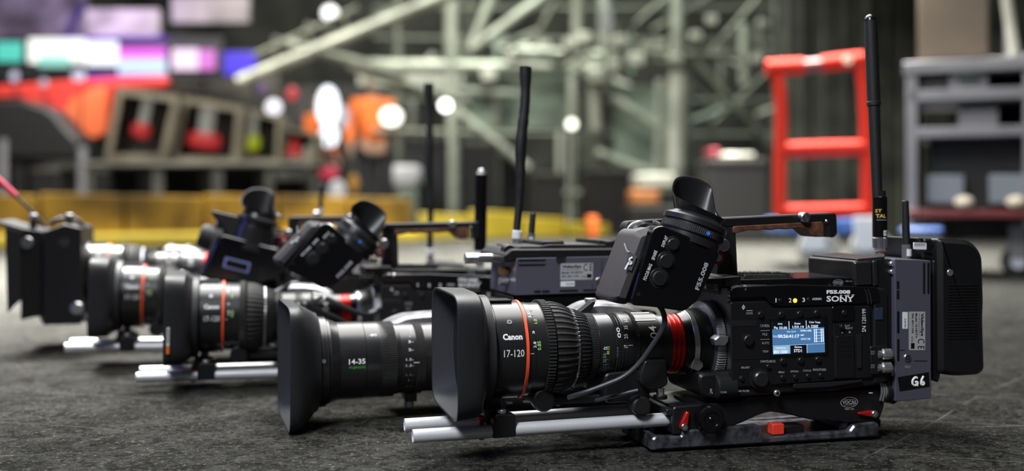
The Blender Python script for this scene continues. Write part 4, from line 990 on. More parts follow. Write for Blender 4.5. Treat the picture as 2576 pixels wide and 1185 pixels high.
# ================================================================ the hall
def at(px, py, Y): return Vector(((px-1288)/F*Y, Y, H-(py-YH)/F*Y))
def pw(n, Y): return n/F*Y
def floor_mat():
    m = bpy.data.materials.new('hall_floor'); m.use_nodes = True; nt = m.node_tree; b = nt.nodes['Principled BSDF']; N = nt.nodes.new; K = nt.links.new
    tc = N('ShaderNodeTexCoord')
    def noise(sc, det=6, rough=.6, dist=0., scale=(1, 1, 1)):
        mp = N('ShaderNodeMapping'); mp.inputs['Scale'].default_value = scale; K(tc.outputs['Object'], mp.inputs['Vector'])
        n = N('ShaderNodeTexNoise'); n.inputs['Scale'].default_value = sc; n.inputs['Detail'].default_value = det; n.inputs['Roughness'].default_value = rough; n.inputs['Distortion'].default_value = dist
        K(mp.outputs[0], n.inputs['Vector']); return n.outputs['Fac']
    def ramp(f, a, b_, ca=0., cb=1.):
        r = N('ShaderNodeMapRange'); r.inputs['From Min'].default_value = a; r.inputs['From Max'].default_value = b_; r.inputs['To Min'].default_value = ca; r.inputs['To Max'].default_value = cb; K(f, r.inputs['Value']); return r.outputs[0]
    def mix(f, a, b_):
        x = N('ShaderNodeMix'); x.data_type = 'RGBA'
        if isinstance(f, (int, float)): x.inputs[0].default_value = f
        else: K(f, x.inputs[0])
        for i, v in ((6, a), (7, b_)):
            if isinstance(v, tuple): x.inputs[i].default_value = (*v, 1)
            else: K(v, x.inputs[i])
        return x.outputs[2]
    c = mix(ramp(noise(1.3, 8), .35, .65), (0.0171, 0.0171, 0.0152), (0.0380, 0.0374, 0.0338))
    c = mix(ramp(noise(9, 8, .65, .6), .40, .62), c, (0.0513, 0.0505, 0.0456))
    c = mix(ramp(noise(26, 8, .75, 1.2, (1, 1, 1)), .49, .58, 0, .85), c, (0.0050, 0.0048, 0.0040))     # dark scuffs
    c = mix(ramp(noise(85, 8, .8, .8), .50, .57, 0, .85), c, (0.0060, 0.0058, 0.0048))
    c = mix(ramp(noise(120, 8, .8, .4), .55, .62, 0, .7), c, (0.1150, 0.1150, 0.098))
    c = mix(ramp(noise(240, 5, .75), .60, .67, 0, .85), c, (0.32, 0.32, 0.275))                        # pale grit
    # long thin scratches at several angles
    for i, (ang, sc, th) in enumerate(((.32, 1.6, .0003), (-.15, 1.1, .00022), (2.2, 1.2, .00022))):
        mp = N('ShaderNodeMapping'); mp.inputs['Rotation'].default_value = (0, 0, ang); mp.inputs['Location'].default_value = (i*1.7, i*.9, 0); K(tc.outputs['Object'], mp.inputs['Vector'])
        dn = N('ShaderNodeTexNoise'); dn.inputs['Scale'].default_value = 1.2; K(mp.outputs[0], dn.inputs['Vector'])
        w = N('ShaderNodeTexWave'); w.wave_type = 'BANDS'; w.bands_direction = 'Y'; w.inputs['Scale'].default_value = sc; w.inputs['Distortion'].default_value = 1.6; w.inputs['Detail'].default_value = 1; w.inputs['Detail Scale'].default_value = .8
        K(mp.outputs[0], w.inputs['Vector'])
        line = ramp(w.outputs['Fac'], 1-th, 1-th*.25, 0, 1)
        mt = N('ShaderNodeMath'); mt.operation = 'MULTIPLY'; K(line, mt.inputs[0]); K(ramp(noise(2.5+i, 3), .47, .60, 0, .7), mt.inputs[1])
        c = mix(mt.outputs[0], c, (0.1900, 0.1900, 0.1748))
    K(c, b.inputs['Base Color'])
    K(ramp(noise(14, 6, .7, .5), .3, .7, .58, .8), b.inputs['Roughness'])
    b.inputs['Specular IOR Level'].default_value = .03
    bp = N('ShaderNodeBump'); bp.inputs['Strength'].default_value = .8; bp.inputs['Distance'].default_value = .003; K(noise(60, 8, .75), bp.inputs['Height']); K(bp.outputs[0], b.inputs['Normal'])
    return m
M['floor'] = floor_mat()
fl = MB(); fl.add([(-16, -4, 0), (16, -4, 0), (16, 20, 0), (-16, 20, 0)], [(0, 1, 2, 3)], 'floor')
fo = fl.build('floor'); fo['kind'] = 'structure'
M['wallm'] = mat('hall_wall', (.045, .045, .036), .8, var=.8, vscale=1.4)
fl = MB(); fl.box(-16, 16, 17, 17.2, 0, 9, 'wallm'); wo = fl.build('wall_back'); wo['kind'] = 'structure'

M['scaf'] = mat('scaffold_steel', (.42, .44, .36), .45, .35, var=.25, vscale=6)
M['scafd'] = mat('scaffold_dark', (.17, .18, .14), .5, .3, var=.3, vscale=6)
M['panelg'] = mat('green_panel', (.26, .33, .26), .5, var=.35, vscale=3)
M['paleg'] = mat('pale_panel', (.50, .50, .42), .5, var=.3, vscale=4)
M['dark'] = mat('case_black', (.012, .012, .012), .5)
M['drk2'] = mat('case_charcoal', (.04, .038, .033), .6, var=.5, vscale=3)
M['brown'] = mat('case_brown', (.16, .14, .10), .6, var=.3, vscale=5)
M['yellow'] = mat('barrier_yellow', (.24, .135, .012), .6, 0, .3, var=.55, vscale=2.6)
M['lemon'] = mat('barrier_foot_yellow', (.40, .30, .02), .5, var=.15, vscale=3)
M['orangef'] = mat('orange_fabric', (.80, .16, .02), .7, var=.3, vscale=4)
M['trolley'] = mat('trolley_red', (.46, .022, .010), .75, 0, .2)
M['trolleyd'] = mat('trolley_dark_red', (.16, .03, .03), .5)
M['blue'] = mat('trolley_blue', (.03, .09, .30), .5)
M['tyre'] = mat('tyre_grey', (.36, .36, .34), .6)
M['hub'] = mat('hub_pale', (.55, .60, .68), .4)
M['rackg'] = mat('rack_grey', (.24, .24, .255), .45, .2, var=.15, vscale=5)
M['beige'] = mat('board_beige', (.13, .10, .07), .7, var=.3, vscale=3)
M['glassg'] = mat('grey_window', (.22, .25, .28), .3)
M['curt'] = mat('curtain_green', (.030, .034, .024), .9, var=.6, vscale=5)
M['skin'] = mat('skin', (.45, .26, .18), .6)
M['hair'] = mat('hair', (.03, .02, .015), .7)
M['trou'] = mat('trousers_black', (.02, .02, .024), .8)
M['cream'] = mat('warm_white', (.75, .66, .5), .6)

def pole(mb, x0, y0, x1, y1, wpx, Y, m='scaf', dY=0.):
    mb.cyl(at(x0, y0, Y), at(x1, y1, Y+dY), pw(wpx, Y)/2, m, 16)
def frame_of(name, label, cat, Y, members, group=None, anchor=None):
    """an object of poles: every member (x0,y0,x1,y1,width,part name,material) is a part"""
    a = at(*anchor, Y) if anchor else at(members[0][0], members[0][1], Y)
    r = thing(name, label, cat, (a.x, a.y, 0), 0, group)
    for mbr in members:
        x0, y0, x1, y1, wd, nm = mbr[:6]; m = mbr[6] if len(mbr) > 6 else 'scaf'
        mb = MB(); pole(mb, x0, y0, x1, y1, wd, Y+(mbr[7] if len(mbr) > 7 else 0), m); o = mb.build(nm, r); o.location = -r.location
    return r
G = 'scaffold bays under the seating'
bayL = frame_of('scaffold_bay', 'pale scaffold bay with a bright post and two crossing diagonals, above the orange-jacketed worker', 'scaffold', 10.5,
    [(1135, -160, 1137, 575, 36, 'post'), (1280, -120, 1185, 125, 26, 'brace'), (1185, 125, 1410, -40, 26, 'brace'), (930, 165, 1480, 172, 34, 'rail'), (930, 215, 1300, 240, 26, 'rail', 'scafd'),
     (1130, 265, 1330, 425, 26, 'brace'), (940, 330, 1300, 338, 18, 'rail', 'scafd'), (1000, -100, 1003, 560, 20, 'post', 'scafd'), (1250, 150, 1252, 560, 16, 'post', 'scafd')], G)
bayM = frame_of('scaffold_bay', 'twin-post scaffold bay in the middle with clamps and a glowing lamp at its foot', 'scaffold', 10.2,
    [(1520, -160, 1523, 230, 34, 'post'), (1452, -160, 1450, 180, 26, 'post'), (1440, 180, 1437, 575, 24, 'post'), (1290, 128, 1700, 150, 26, 'rail'), (1540, 245, 1690, 345, 24, 'brace'), (1500, 385, 1660, 445, 26, 'brace'),
     (1490, 150, 1500, 330, 30, 'post', 'paleg'), (1560, 130, 1740, 150, 18, 'rail', 'scafd'), (1400, 0, 1330, 130, 16, 'brace', 'scafd'), (1395, 490, 1900, 480, 22, 'rail', 'scafd')], G)
bayR = frame_of('scaffold_bay', 'right scaffold bay with a thick pale post left of the red trolley', 'scaffold', 10.0,
    [(1703, -160, 1705, 130, 34, 'post'), (1708, 185, 1700, 460, 50, 'post', 'paleg'), (1660, 200, 1655, 440, 20, 'post'), (1745, 150, 1975, 410, 22, 'brace', 'scafd'), (1968, 410, 2120, 560, 20, 'brace', 'scafd'),
     (1640, 135, 1960, 142, 22, 'rail', 'scafd'), (1872, 60, 1874, 215, 30, 'post'), (2148, -160, 2135, 560, 20, 'post', 'scafd'), (1790, 130, 1990, -100, 14, 'brace', 'scafd'), (1850, -160, 1600, 60, 14, 'brace', 'scafd')], G)
frame_of('lighting_truss', 'big sloping pale truss rising to the right at top centre', 'truss', 9.0,
    [(600, 205, 1160, -25, 34, 'chord'), (640, 140, 900, 20, 14, 'chord', 'scafd'), (700, 165, 690, 95, 10, 'lattice', 'scafd'), (790, 128, 770, 60, 10, 'lattice', 'scafd'), (880, 92, 860, 30, 10, 'lattice', 'scafd'), (690, 95, 790, 128, 8, 'lattice', 'scafd'), (770, 60, 880, 92, 8, 'lattice', 'scafd'),
     (720, 110, 1020, 190, 30, 'chord', 'scafd'), (880, 170, 1180, 260, 24, 'chord', 'scafd')])
def slab(name, label, cat, x0, y0, x1, y1, Y, dep, m, parent=None, group=None, kind=None, bev=.01):
    a = at(x0, y1, Y); b = at(x1, y0, Y); mb = MB(); mb.box(a.x, b.x, Y, Y+dep, a.z, b.z, m)
    o = mb.build(name, parent, bevel=bev)
    if parent: o.location = -parent.location
    elif label: tag(o, label, cat, group, kind)
    return o
def unit(name, label, cat, x, y, Y, group=None):
    a = at(x, y, Y); return thing(name, label, cat, (a.x, a.y, 0), 0, group)
rb = random.Random(21); mem = [(1180, -160, 1180, 560, 12, 'post', 'scafd'), (1950, -160, 1950, 560, 14, 'post', 'scafd')]
for k in range(30):
    x = rb.uniform(960, 2060); y = rb.uniform(-40, 330); t = rb.choice((0, 0, 1, 2)); L_ = rb.uniform(80, 230)
    mem.append((x, y, x+(0 if t == 0 else L_*(.9 if t == 1 else -.9)), y+(L_ if t == 0 else L_*rb.uniform(.3, .9)), rb.uniform(8, 20), 'post' if t == 0 else 'brace', rb.choice(('scafd', 'scafd', 'panelg', 'paleg'))))
for y in (20, 95, 250, 335): mem.append((940, y, 2080, y+rb.uniform(-12, 12), 12, 'rail', 'scafd'))
frame_of('scaffold_bay', 'dim tangle of tubes farthest back, behind the brighter scaffold bays', 'scaffold', 13.0, mem, G, (1180, 0))
# couplers and fittings along the deck edge
for i, (x, y, r_) in enumerate([(1325, 125, 20), (1292, 140, 16), (1368, 118, 17), (1405, 140, 18), (1435, 110, 16), (1470, 95, 16), (1500, 190, 24), (1560, 105, 18), (1600, 150, 20), (1630, 120, 16), (1660, 110, 14), (1545, 165, 15), (1700, 150, 17), (1750, 90, 13), (1790, 50, 13), (1920, 60, 13), (1905, 150, 13), (1230, 190, 18)]):
    root_ = bayL if x < 1420 else bayM if x < 1680 else bayR; Yc = {bayL.name: 10.5, bayM.name: 10.2, bayR.name: 10.0}[root_.name]-.06; c = at(x, y, Yc); r = pw(r_, Yc); mb = MB()
    mb.box(c.x-r, c.x+r, c.y-r*.6, c.y+r*.6, c.z-r*.8, c.z+r*.8, 'paleg' if i % 3 else 'scaf'); mb.cyl((c.x-r*1.2, c.y, c.z), (c.x+r*1.2, c.y, c.z), r*.45, 'scaf', 12)
    o = mb.build('coupler', root_, bevel=r*.2); o.location = -root_.location
slab('infill_panel', None, None, 1165, 178, 1432, 325, 10.62, .08, 'panelg', bayL)
slab('infill_panel', None, None, 1545, 215, 1740, 425, 10.32, .08, 'panelg', bayM)
slab('infill_panel', None, None, 1452, 240, 1530, 420, 10.34, .08, 'scafd', bayM)
slab('deck_slab', None, None, 900, 172, 1300, 214, 12.3, .2, 'paleg', bayL)
slab('hall_partition', 'tall dark partition far behind the round white lamps', 'partition', 640, 215, 1000, 565, 13.6, .2, 'drk2')
# dark goods below the deck
for i, (x0, y0, x1, y1, Y, lab) in enumerate([(1020, 350, 1120, 575, 9.4, 'black flight case behind the taped antenna'), (1160, 360, 1250, 560, 9.6, 'black upright case under the left scaffold bay'), (1340, 440, 1420, 590, 9.0, 'black case beside the tall taped antenna, right'),
        (1260, 400, 1330, 585, 11.2, 'dark charcoal case between scaffold posts'), (1586, 524, 1712, 585, 8.4, 'low black case under the orange and pale crates'), (1470, 430, 1590, 585, 9.2, 'wide black case under the lower braces'), (1785, 405, 1930, 560, 7.6, 'big black case left of the red trolley')]):
    r = unit('flight_case', lab, 'case', (x0+x1)/2, y1, Y, 'black cases under the seating')
    slab('body', None, None, x0, y0, x1, 510+H/Y*F, Y, .5, 'dark', r); slab('lid', None, None, x0-1, y0-6, x1+1, y0+10, Y-.01, .52, 'drk2', r)
slab('white_cover', 'pale cloth folded on the black case left of the trolley', 'cloth', 1818, 384, 1900, 399, 7.62, .4, 'paleg', bev=.02)
slab('crate', 'pale crate behind the eyecup of the nearest camera', 'crate', 1600, 435, 1700, 475, 8.42, .4, 'paleg', bev=.03)
slab('crate', 'small orange crate under the pale crate', 'crate', 1590, 476, 1660, 517, 8.42, .4, mat('orange_crate', (.45, .17, .05), .6), bev=.03)
slab('crate', 'small orange crate on the floor beyond the transmitter box', 'crate', 1480, 545, 1505, 601.5, 8.2, .3, 'orangef', bev=.02)
slab('crate', 'small red crate on the big black case left of the trolley', 'crate', 1790, 372, 1812, 399, 7.62, .3, mat('dull_red', (.3, .03, .05), .6), bev=.02)
slab('crate', 'white crate on the grey green bin, left scaffold', 'crate', 985, 415, 1055, 471, 9.0, .4, mat('white_box', (.6, .6, .62), .6), bev=.04)
slab('crate', 'grey green bin below the white crate', 'crate', 1000, 472, 1050, 593.5, 9.0, .3, mat('greygreen', (.16, .2, .16), .6), bev=.03)

# yellow barrier, angled away to the right
def barrier():
    r = thing('crash_barrier', 'long low orange yellow barrier of upright panels along the left', 'barrier', (-2.5, 7.2, 0))
    A = Vector((-5.56, 5.15)); B = Vector((-.72, 7.9)); N_ = 11
    for k in range(N_):
        p = A.lerp(B, k/N_); q = A.lerp(B, (k+.97)/N_); d = (q-p).normalized(); n = Vector((d.y, -d.x))
        mb = MB(); top = [.34, .345, .335, .34, .345, .335, .34, .33, .335, .33, .32][k]
        vs = [(p.x, p.y, .06), (q.x, q.y, .06), (q.x, q.y, top-.01), (p.x, p.y, top)]
        vs = [Vector(v) for v in vs]; o3 = Vector((n.x, n.y, 0))*-.10
        mb.add(vs+[v+o3 for v in vs], [(0, 1, 2, 3), (7, 6, 5, 4), (0, 4, 5, 1), (1, 5, 6, 2), (2, 6, 7, 3), (3, 7, 4, 0)], 'yellow')
        o = mb.build('panel', r, bevel=.012); o.location = -r.location
    d = (B-A).normalized(); n = Vector((d.y, -d.x)); mb = MB()
    a = A+n*.10; b = B+n*.10
    pts = [(.0, 0), (.0, .075), (-.22, .10), (-.22, 0)]
    mb.add([(a.x+n.x*t, a.y+n.y*t, z) for t, z in pts]+[(b.x+n.x*t, b.y+n.y*t, z) for t, z in pts], [(0, 4, 5, 1), (1, 5, 6, 2), (2, 6, 7, 3), (3, 2, 1, 0), (4, 7, 6, 5), (0, 3, 7, 4)], 'lemon')
    o = mb.build('foot', r, bevel=.01, label='lemon yellow foot'); o.location = -r.location
barrier()
A = Vector((-.70, 8.05)); B = Vector((.82, 8.9))
r = thing('crash_barrier', 'lower yellow barrier continuing right behind the taped antennas', 'barrier', (0, 8.4, 0))
for k in range(4):
    p = A.lerp(B, k/4); q = A.lerp(B, (k+.96)/4); mb = MB(); z = [.20, .22, .17, .12][k]
    vs = [Vector(v) for v in ((p.x, p.y, 0), (q.x, q.y, 0), (q.x, q.y, z-.02), (p.x, p.y, z))]; o3 = Vector((-.02, .1, 0))
    mb.add(vs+[v+o3 for v in vs], [(0, 1, 2, 3), (7, 6, 5, 4), (0, 4, 5, 1), (1, 5, 6, 2), (2, 6, 7, 3), (3, 7, 4, 0)], 'lemon'); o = mb.build('panel', r, bevel=.01); o.location = -r.location

# tilted open cases with coloured lamps inside
def quad_case(label, P, Y, rim, group):
    c = at(sum(p[0] for p in P)/4, 500, Y); r = thing('open_case', label, 'case', (c.x, Y, 0), 0, group)
    Q = [at(x, y, Y) for x, y in P]; cen = sum(Q, Vector())/4
    I = [cen+(q-cen)*rim for q in Q]; d = Vector((0, .35, 0)); e = Vector((0, .28, 0))
    mb = MB(); mb.add(Q+I, [(0, 1, 5, 4), (1, 2, 6, 5), (2, 3, 7, 6), (3, 0, 4, 7)], 'brown')
    mb.add(Q+[q+d for q in Q], [(0, 4, 5, 1), (1, 5, 6, 2), (2, 6, 7, 3), (3, 7, 4, 0), (4, 7, 6, 5)], 'brown'); o = mb.build('shell', r); o.location = -r.location
    mb = MB(); mb.add(I+[q+e for q in I], [(0, 1, 5, 4), (1, 2, 6, 5), (2, 3, 7, 6), (3, 0, 4, 7), (4, 5, 6, 7)], 'drk2'); o = mb.build('lining', r); o.location = -r.location
    return r
gc = 'open brown cases in a tilted row'
quad_case('leftmost tilted brown case, red-based lamp inside', [(262, 405), (415, 405), (452, 240), (296, 218)], 8.3, .80, gc)
quad_case('second tilted brown case holding the wide red-based lamp', [(425, 408), (598, 412), (612, 268), (460, 242)], 8.4, .80, gc)
quad_case('third tilted case holding the green-based lamp', [(606, 412), (700, 412), (706, 290), (620, 272)], 8.5, .80, gc)
quad_case('rightmost tilted case, small red light inside', [(708, 402), (792, 402), (797, 335), (714, 318)], 8.6, .78, gc)
def lamp_unit(x, y0, ym, y1, wt, wb, Y, top, bot, label, tilt=0):
    a = at(x, y1, Y); r = thing('signal_lamp', label, 'lamp', (a.x, Y, a.z))
    mb = MB(); zt = at(x, y0, Y).z-a.z; zm = at(x, ym, Y).z-a.z; dx = pw(tilt, Y)
    mb.cyl((dx*.4, 0, zm*.8), (dx, 0, zt), pw(wt, Y)/2, top, 20, bev=pw(6, Y)); mb.build('lamp_body', r)
    mb = MB(); mb.cyl((0, 0, 0), (dx*.4, 0, zm), pw(wb, Y)/2, bot, 20, bev=pw(8, Y)); mb.build('base', r)
M['lmw'] = mat('lamp_white', (.75, .75, .66), .4, emit=.25); M['lmr'] = mat('lamp_red', (.75, .05, .05), .4, emit=.5); M['lmg'] = mat('lamp_green', (.55, .62, .03), .4, emit=.5)
lamp_unit(350, 250, 310, 345, 24, 44, 8.40, 'lmw', 'lmr', 'signal lamp with narrow red base in the leftmost tilted case', 22)
lamp_unit(512, 268, 335, 372, 38, 78, 8.50, 'lmw', 'lmr', 'signal lamp with wide red base in the second tilted case', 12)
lamp_unit(630, 285, 338, 378, 34, 46, 8.60, 'lmw', 'lmg', 'signal lamp with yellow green base in the third tilted case')
lamp_unit(740, 352, 372, 399, 20, 36, 8.66, 'lmr', 'lmr', 'small red lamp in the rightmost tilted case')
# dark cases along the back of the barrier
for i, (x0, x1, y0) in enumerate([(-30, 60, 412), (75, 150, 430), (235, 345, 430), (410, 500, 430), (560, 640, 432), (690, 760, 460)]):
    Y = 8.9; r = unit('road_case', ['black road case at the left edge behind the barrier', 'black road case left of the grey post behind the barrier', 'black road case under the leftmost tilted case', 'black road case under the second tilted case', 'black road case under the third tilted case', 'low black road case under the rightmost tilted case'][i], 'case', (x0+x1)/2, 560, Y, 'road cases behind the barrier')
    slab('body', None, None, x0, y0, x1, 510+H/Y*F, Y, .4, 'dark', r); slab('lid', None, None, x0-2, y0-8, x1+2, y0+6, Y-.01, .42, 'drk2', r)
slab('shelf_board', 'long grey brown shelf the tilted cases stand on', 'shelf', 205, 407, 800, 419, 8.3, .9, mat('shelf_grey', (.14, .135, .11), .6, var=.3, vscale=4))
slab('shelf_board', 'charcoal back board behind the dark road cases', 'board', 0, 350, 800, 585, 9.8, .05, mat('dark_olive', (.06, .06, .05), .7, var=.4, vscale=3))
frame_of('rack_post', 'short pale grey post left of the tilted cases', 'post', 8.7, [(208, 370, 206, 596.5, 22, 'pole', 'rackg')])
frame_of('rack_post', 'pale lavender post at the left picture edge behind the barrier', 'post', 8.7, [(8, 350, 8, 596.5, 20, 'pole', 'rackg')])
# red and orange bodywork, black arch
def plate(name, label, cat, P, Y, dep, m, bev=.03):
    c = at(P[0][0], 500, Y); pts = [((x-1288)/F*Y, H-(y-YH)/F*Y) for x, y in P]; mb = MB(); mb.prism(rpoly(pts, .05), Y, Y+dep, m); o = mb.build(name, None, bevel=bev); tag(o, label, cat); return o
plate('red_banner', 'red banner under the video screens at left', 'banner', [(-20, 215), (270, 195), (420, 190), (420, 222), (285, 225), (265, 345), (225, 345), (150, 285), (40, 250), (-20, 250)], 9.7, .12, mat('banner_red', (.62, .045, .03), .5))
plate('orange_drape', 'orange red drape hanging beside the leftmost tilted case', 'drape', [(185, 240), (262, 215), (262, 340), (232, 352), (165, 300), (160, 275)], 9.57, .12, mat('drape_orange', (.85, .16, .05), .5, var=.35, vscale=2))
plate('black_drum', 'rounded black mass at the left edge under the red banner', 'case', [(-40, 250), (60, 250), (130, 275), (165, 320), (200, 355), (200, 400), (-40, 400)], 8.85, .35, 'dark')
slab('hall_partition', 'dark brown partition below the last blue screen', 'partition', 425, 175, 700, 300, 10.6, .1, mat('partition', (.075, .068, .055), .7, var=.3, vscale=2))
slab('hall_partition', 'purple-lit partition at the top left corner', 'partition', -60, -120, 215, 100, 10.8, .1, mat('partition_purple_lit', (.12, .09, .14), .7, var=.7, vscale=3))  # purple LED light is partly put into this panel's colour
slab('hall_partition', 'dark violet partition below the video screens', 'partition', -60, 150, 230, 215, 10.4, .1, mat('partition_violet', (.06, .045, .09), .7, var=.5, vscale=4))
# video screens: lit
scr = [(-12, 55, 105, 155, (.10, .62, .50), 1.1), (70, 215, 96, 158, (.80, .84, .76), 1.7), (95, 175, 140, 168, (.35, .80, .68), 1.0), (215, 296, 103, 165, (.78, .82, .88), 1.7), (296, 418, 118, 148, (.75, .12, .75), 1.2), (296, 418, 146, 190, (.62, .78, .95), 1.1), (432, 498, 122, 176, (.95, .75, .92), 1.2), (498, 542, 124, 176, (.75, .22, .72), 1.0), (562, 645, 130, 188, (.09, .05, .85), 1.0)]
vw = unit('video_wall', 'row of glowing coloured video screens along the upper left', 'screen wall', 300, 500, 10.0)
scl = ['turquoise screen', 'white green screen', 'aqua strip', 'white blue screen', 'magenta screen', 'pale blue screen', 'pale pink screen', 'orchid screen', 'deep blue screen']
for i, (x0, x1, y0, y1, c, e) in enumerate(scr):
    slab('screen', None, None, x0, y0, x1, y1, 9.98-.01*(i % 3), .02, mat('screen_light', c, .4, emit=e*.95), vw)['label'] = scl[i]
slab('housing', None, None, -30, 92, 560, 200, 10.02, .08, 'dark', vw); slab('housing', None, None, 556, 127, 650, 192, 10.02, .08, 'dark', vw)
for x in (-20, 150, 330, 510, 640): slab('post', None, None, x-4, 150, x+4, 510+H/10.1*F, 10.1, .06, 'dark', vw)
slab('header_panel', None, None, 215, 22, 400, 93, 10.12, .1, mat('pink_grey', (.30, .26, .255), .6, var=.35, vscale=5), vw); slab('header_panel', None, None, 430, -10, 625, 58, 10.12, .1, mat('mauve_grey', (.22, .19, .2), .6, var=.3, vscale=3), vw)
M['viol'] = mat('violet_light', (.22, .06, .75), .4, emit=.7)
slab('light_strip', None, None, 215, 187, 420, 196, 9.95, .03, M['viol'], vw)
slab('light_strip', None, None, 150, 90, 420, 99, 9.99, .02, M['viol'], vw)
mb = MB(); pole(mb, 205, 10, 165, 100, 18, 10.02, mat('deep_blue', (.05, .01, .3), .5, emit=.3)); o = mb.build('tube', vw, label='slanting dark blue tube'); o.location = -vw.location
def bulb(x, y, rx, ry, Y, col, e, label, stand=True):
    a = at(x, y, Y); r = thing('work_lamp', label, 'lamp', (a.x, Y, a.z)); mb = MB()
    n = 20; rings = [[(pw(rx, Y)*math.cos(q)*math.cos(2*PI*k/n), pw(rx, Y)*.4*math.cos(q)*math.sin(2*PI*k/n), pw(ry, Y)*math.sin(q)) for k in range(n)] for q in [(-.499+i/10)*PI for i in range(10)]+[.499*PI]]
    mb.loft(rings, mat('lamp_glow', col, .4, emit=e), True, True); mb.build('glass', r, ang=80)
    mb = MB(); mb.box(-pw(rx*.5, Y), pw(rx*.5, Y), pw(rx, Y)*.35, pw(rx, Y)*.8, -pw(ry*.5, Y), pw(ry*.5, Y), 'dark'); mb.build('housing', r, bevel=.005)
    mb = MB(); mb.cyl((0, pw(rx, Y)*.6, -a.z), (0, pw(rx, Y)*.6, -pw(ry*.3, Y)), .009, 'dark', 10); mb.build('stand', r)
bulb(825, 268, 28, 52, 9.0, (.88, .93, 1), 2.2, 'tall blue white lamp left of the orange-jacketed worker')
bulb(828, 342, 24, 28, 9.45, (.88, .95, 1), 2.0, 'round white lamp directly under the tall blue white lamp')
bulb(860, 295, 20, 30, 9.3, (.62, .60, .66), .8, 'dim grey pink lamp right of the tall blue white lamp')
bulb(688, 270, 20, 20, 9.4, (.85, .84, .90), 1.6, 'round white lamp above the rightmost tilted case')
bulb(984, 293, 27, 23, 8.8, (1, .98, .88), 3.0, 'brightest warm white lamp overlapping the orange jacket')
bulb(1121, 265, 14, 14, 8.8, (1, 1, .97), 6.0, 'round white lamp right of the leaning taped antenna')
bulb(1438, 312, 12, 12, 9.0, (.95, .95, .78), 4.0, 'round warm lamp on the middle scaffold')
bulb(830, 32, 20, 18, 9.5, (1, .97, .95), 2.5, 'round white lamp under the big sloping truss')
bulb(36, 192, 11, 13, 9.5, (.5, .5, .62), 1.2, 'dim lamp under the turquoise screen')
bulb(110, 208, 11, 11, 9.5, (.45, .4, .5), 1.1, 'dim lamp under the white green screen')
bulb(198, 190, 18, 15, 9.5, (.5, .52, .66), 1.2, 'pale blue lamp above the red banner')
bulb(735, 235, 14, 18, 9.5, (.75, .06, .07), .8, 'red lamp above the round white lamp')
bulb(828, 433, 24, 18, 8.8, (.8, .06, .12), .7, 'crimson lamp below the white lamps')
bulb(848, 478, 22, 26, 8.6, (.75, .75, .75), .7, 'soft white lamp low beside the worker legs')
bulb(890, 460, 13, 22, 8.9, (.75, .38, .06), .5, 'amber lamp beside the low soft white lamp')
bulb(773, 395, 12, 28, 8.15, (.45, .42, .32), .4, 'dull beige lamp beside the rightmost tilted case')
bulb(660, 222, 10, 14, 9.6, (.20, .10, .30), .7, 'faint purple lamp below the deep blue screen')
bulb(1525, 50, 16, 40, 9.9, (.7, .74, .68), .35, 'pale vertical lamp on the middle scaffold post')

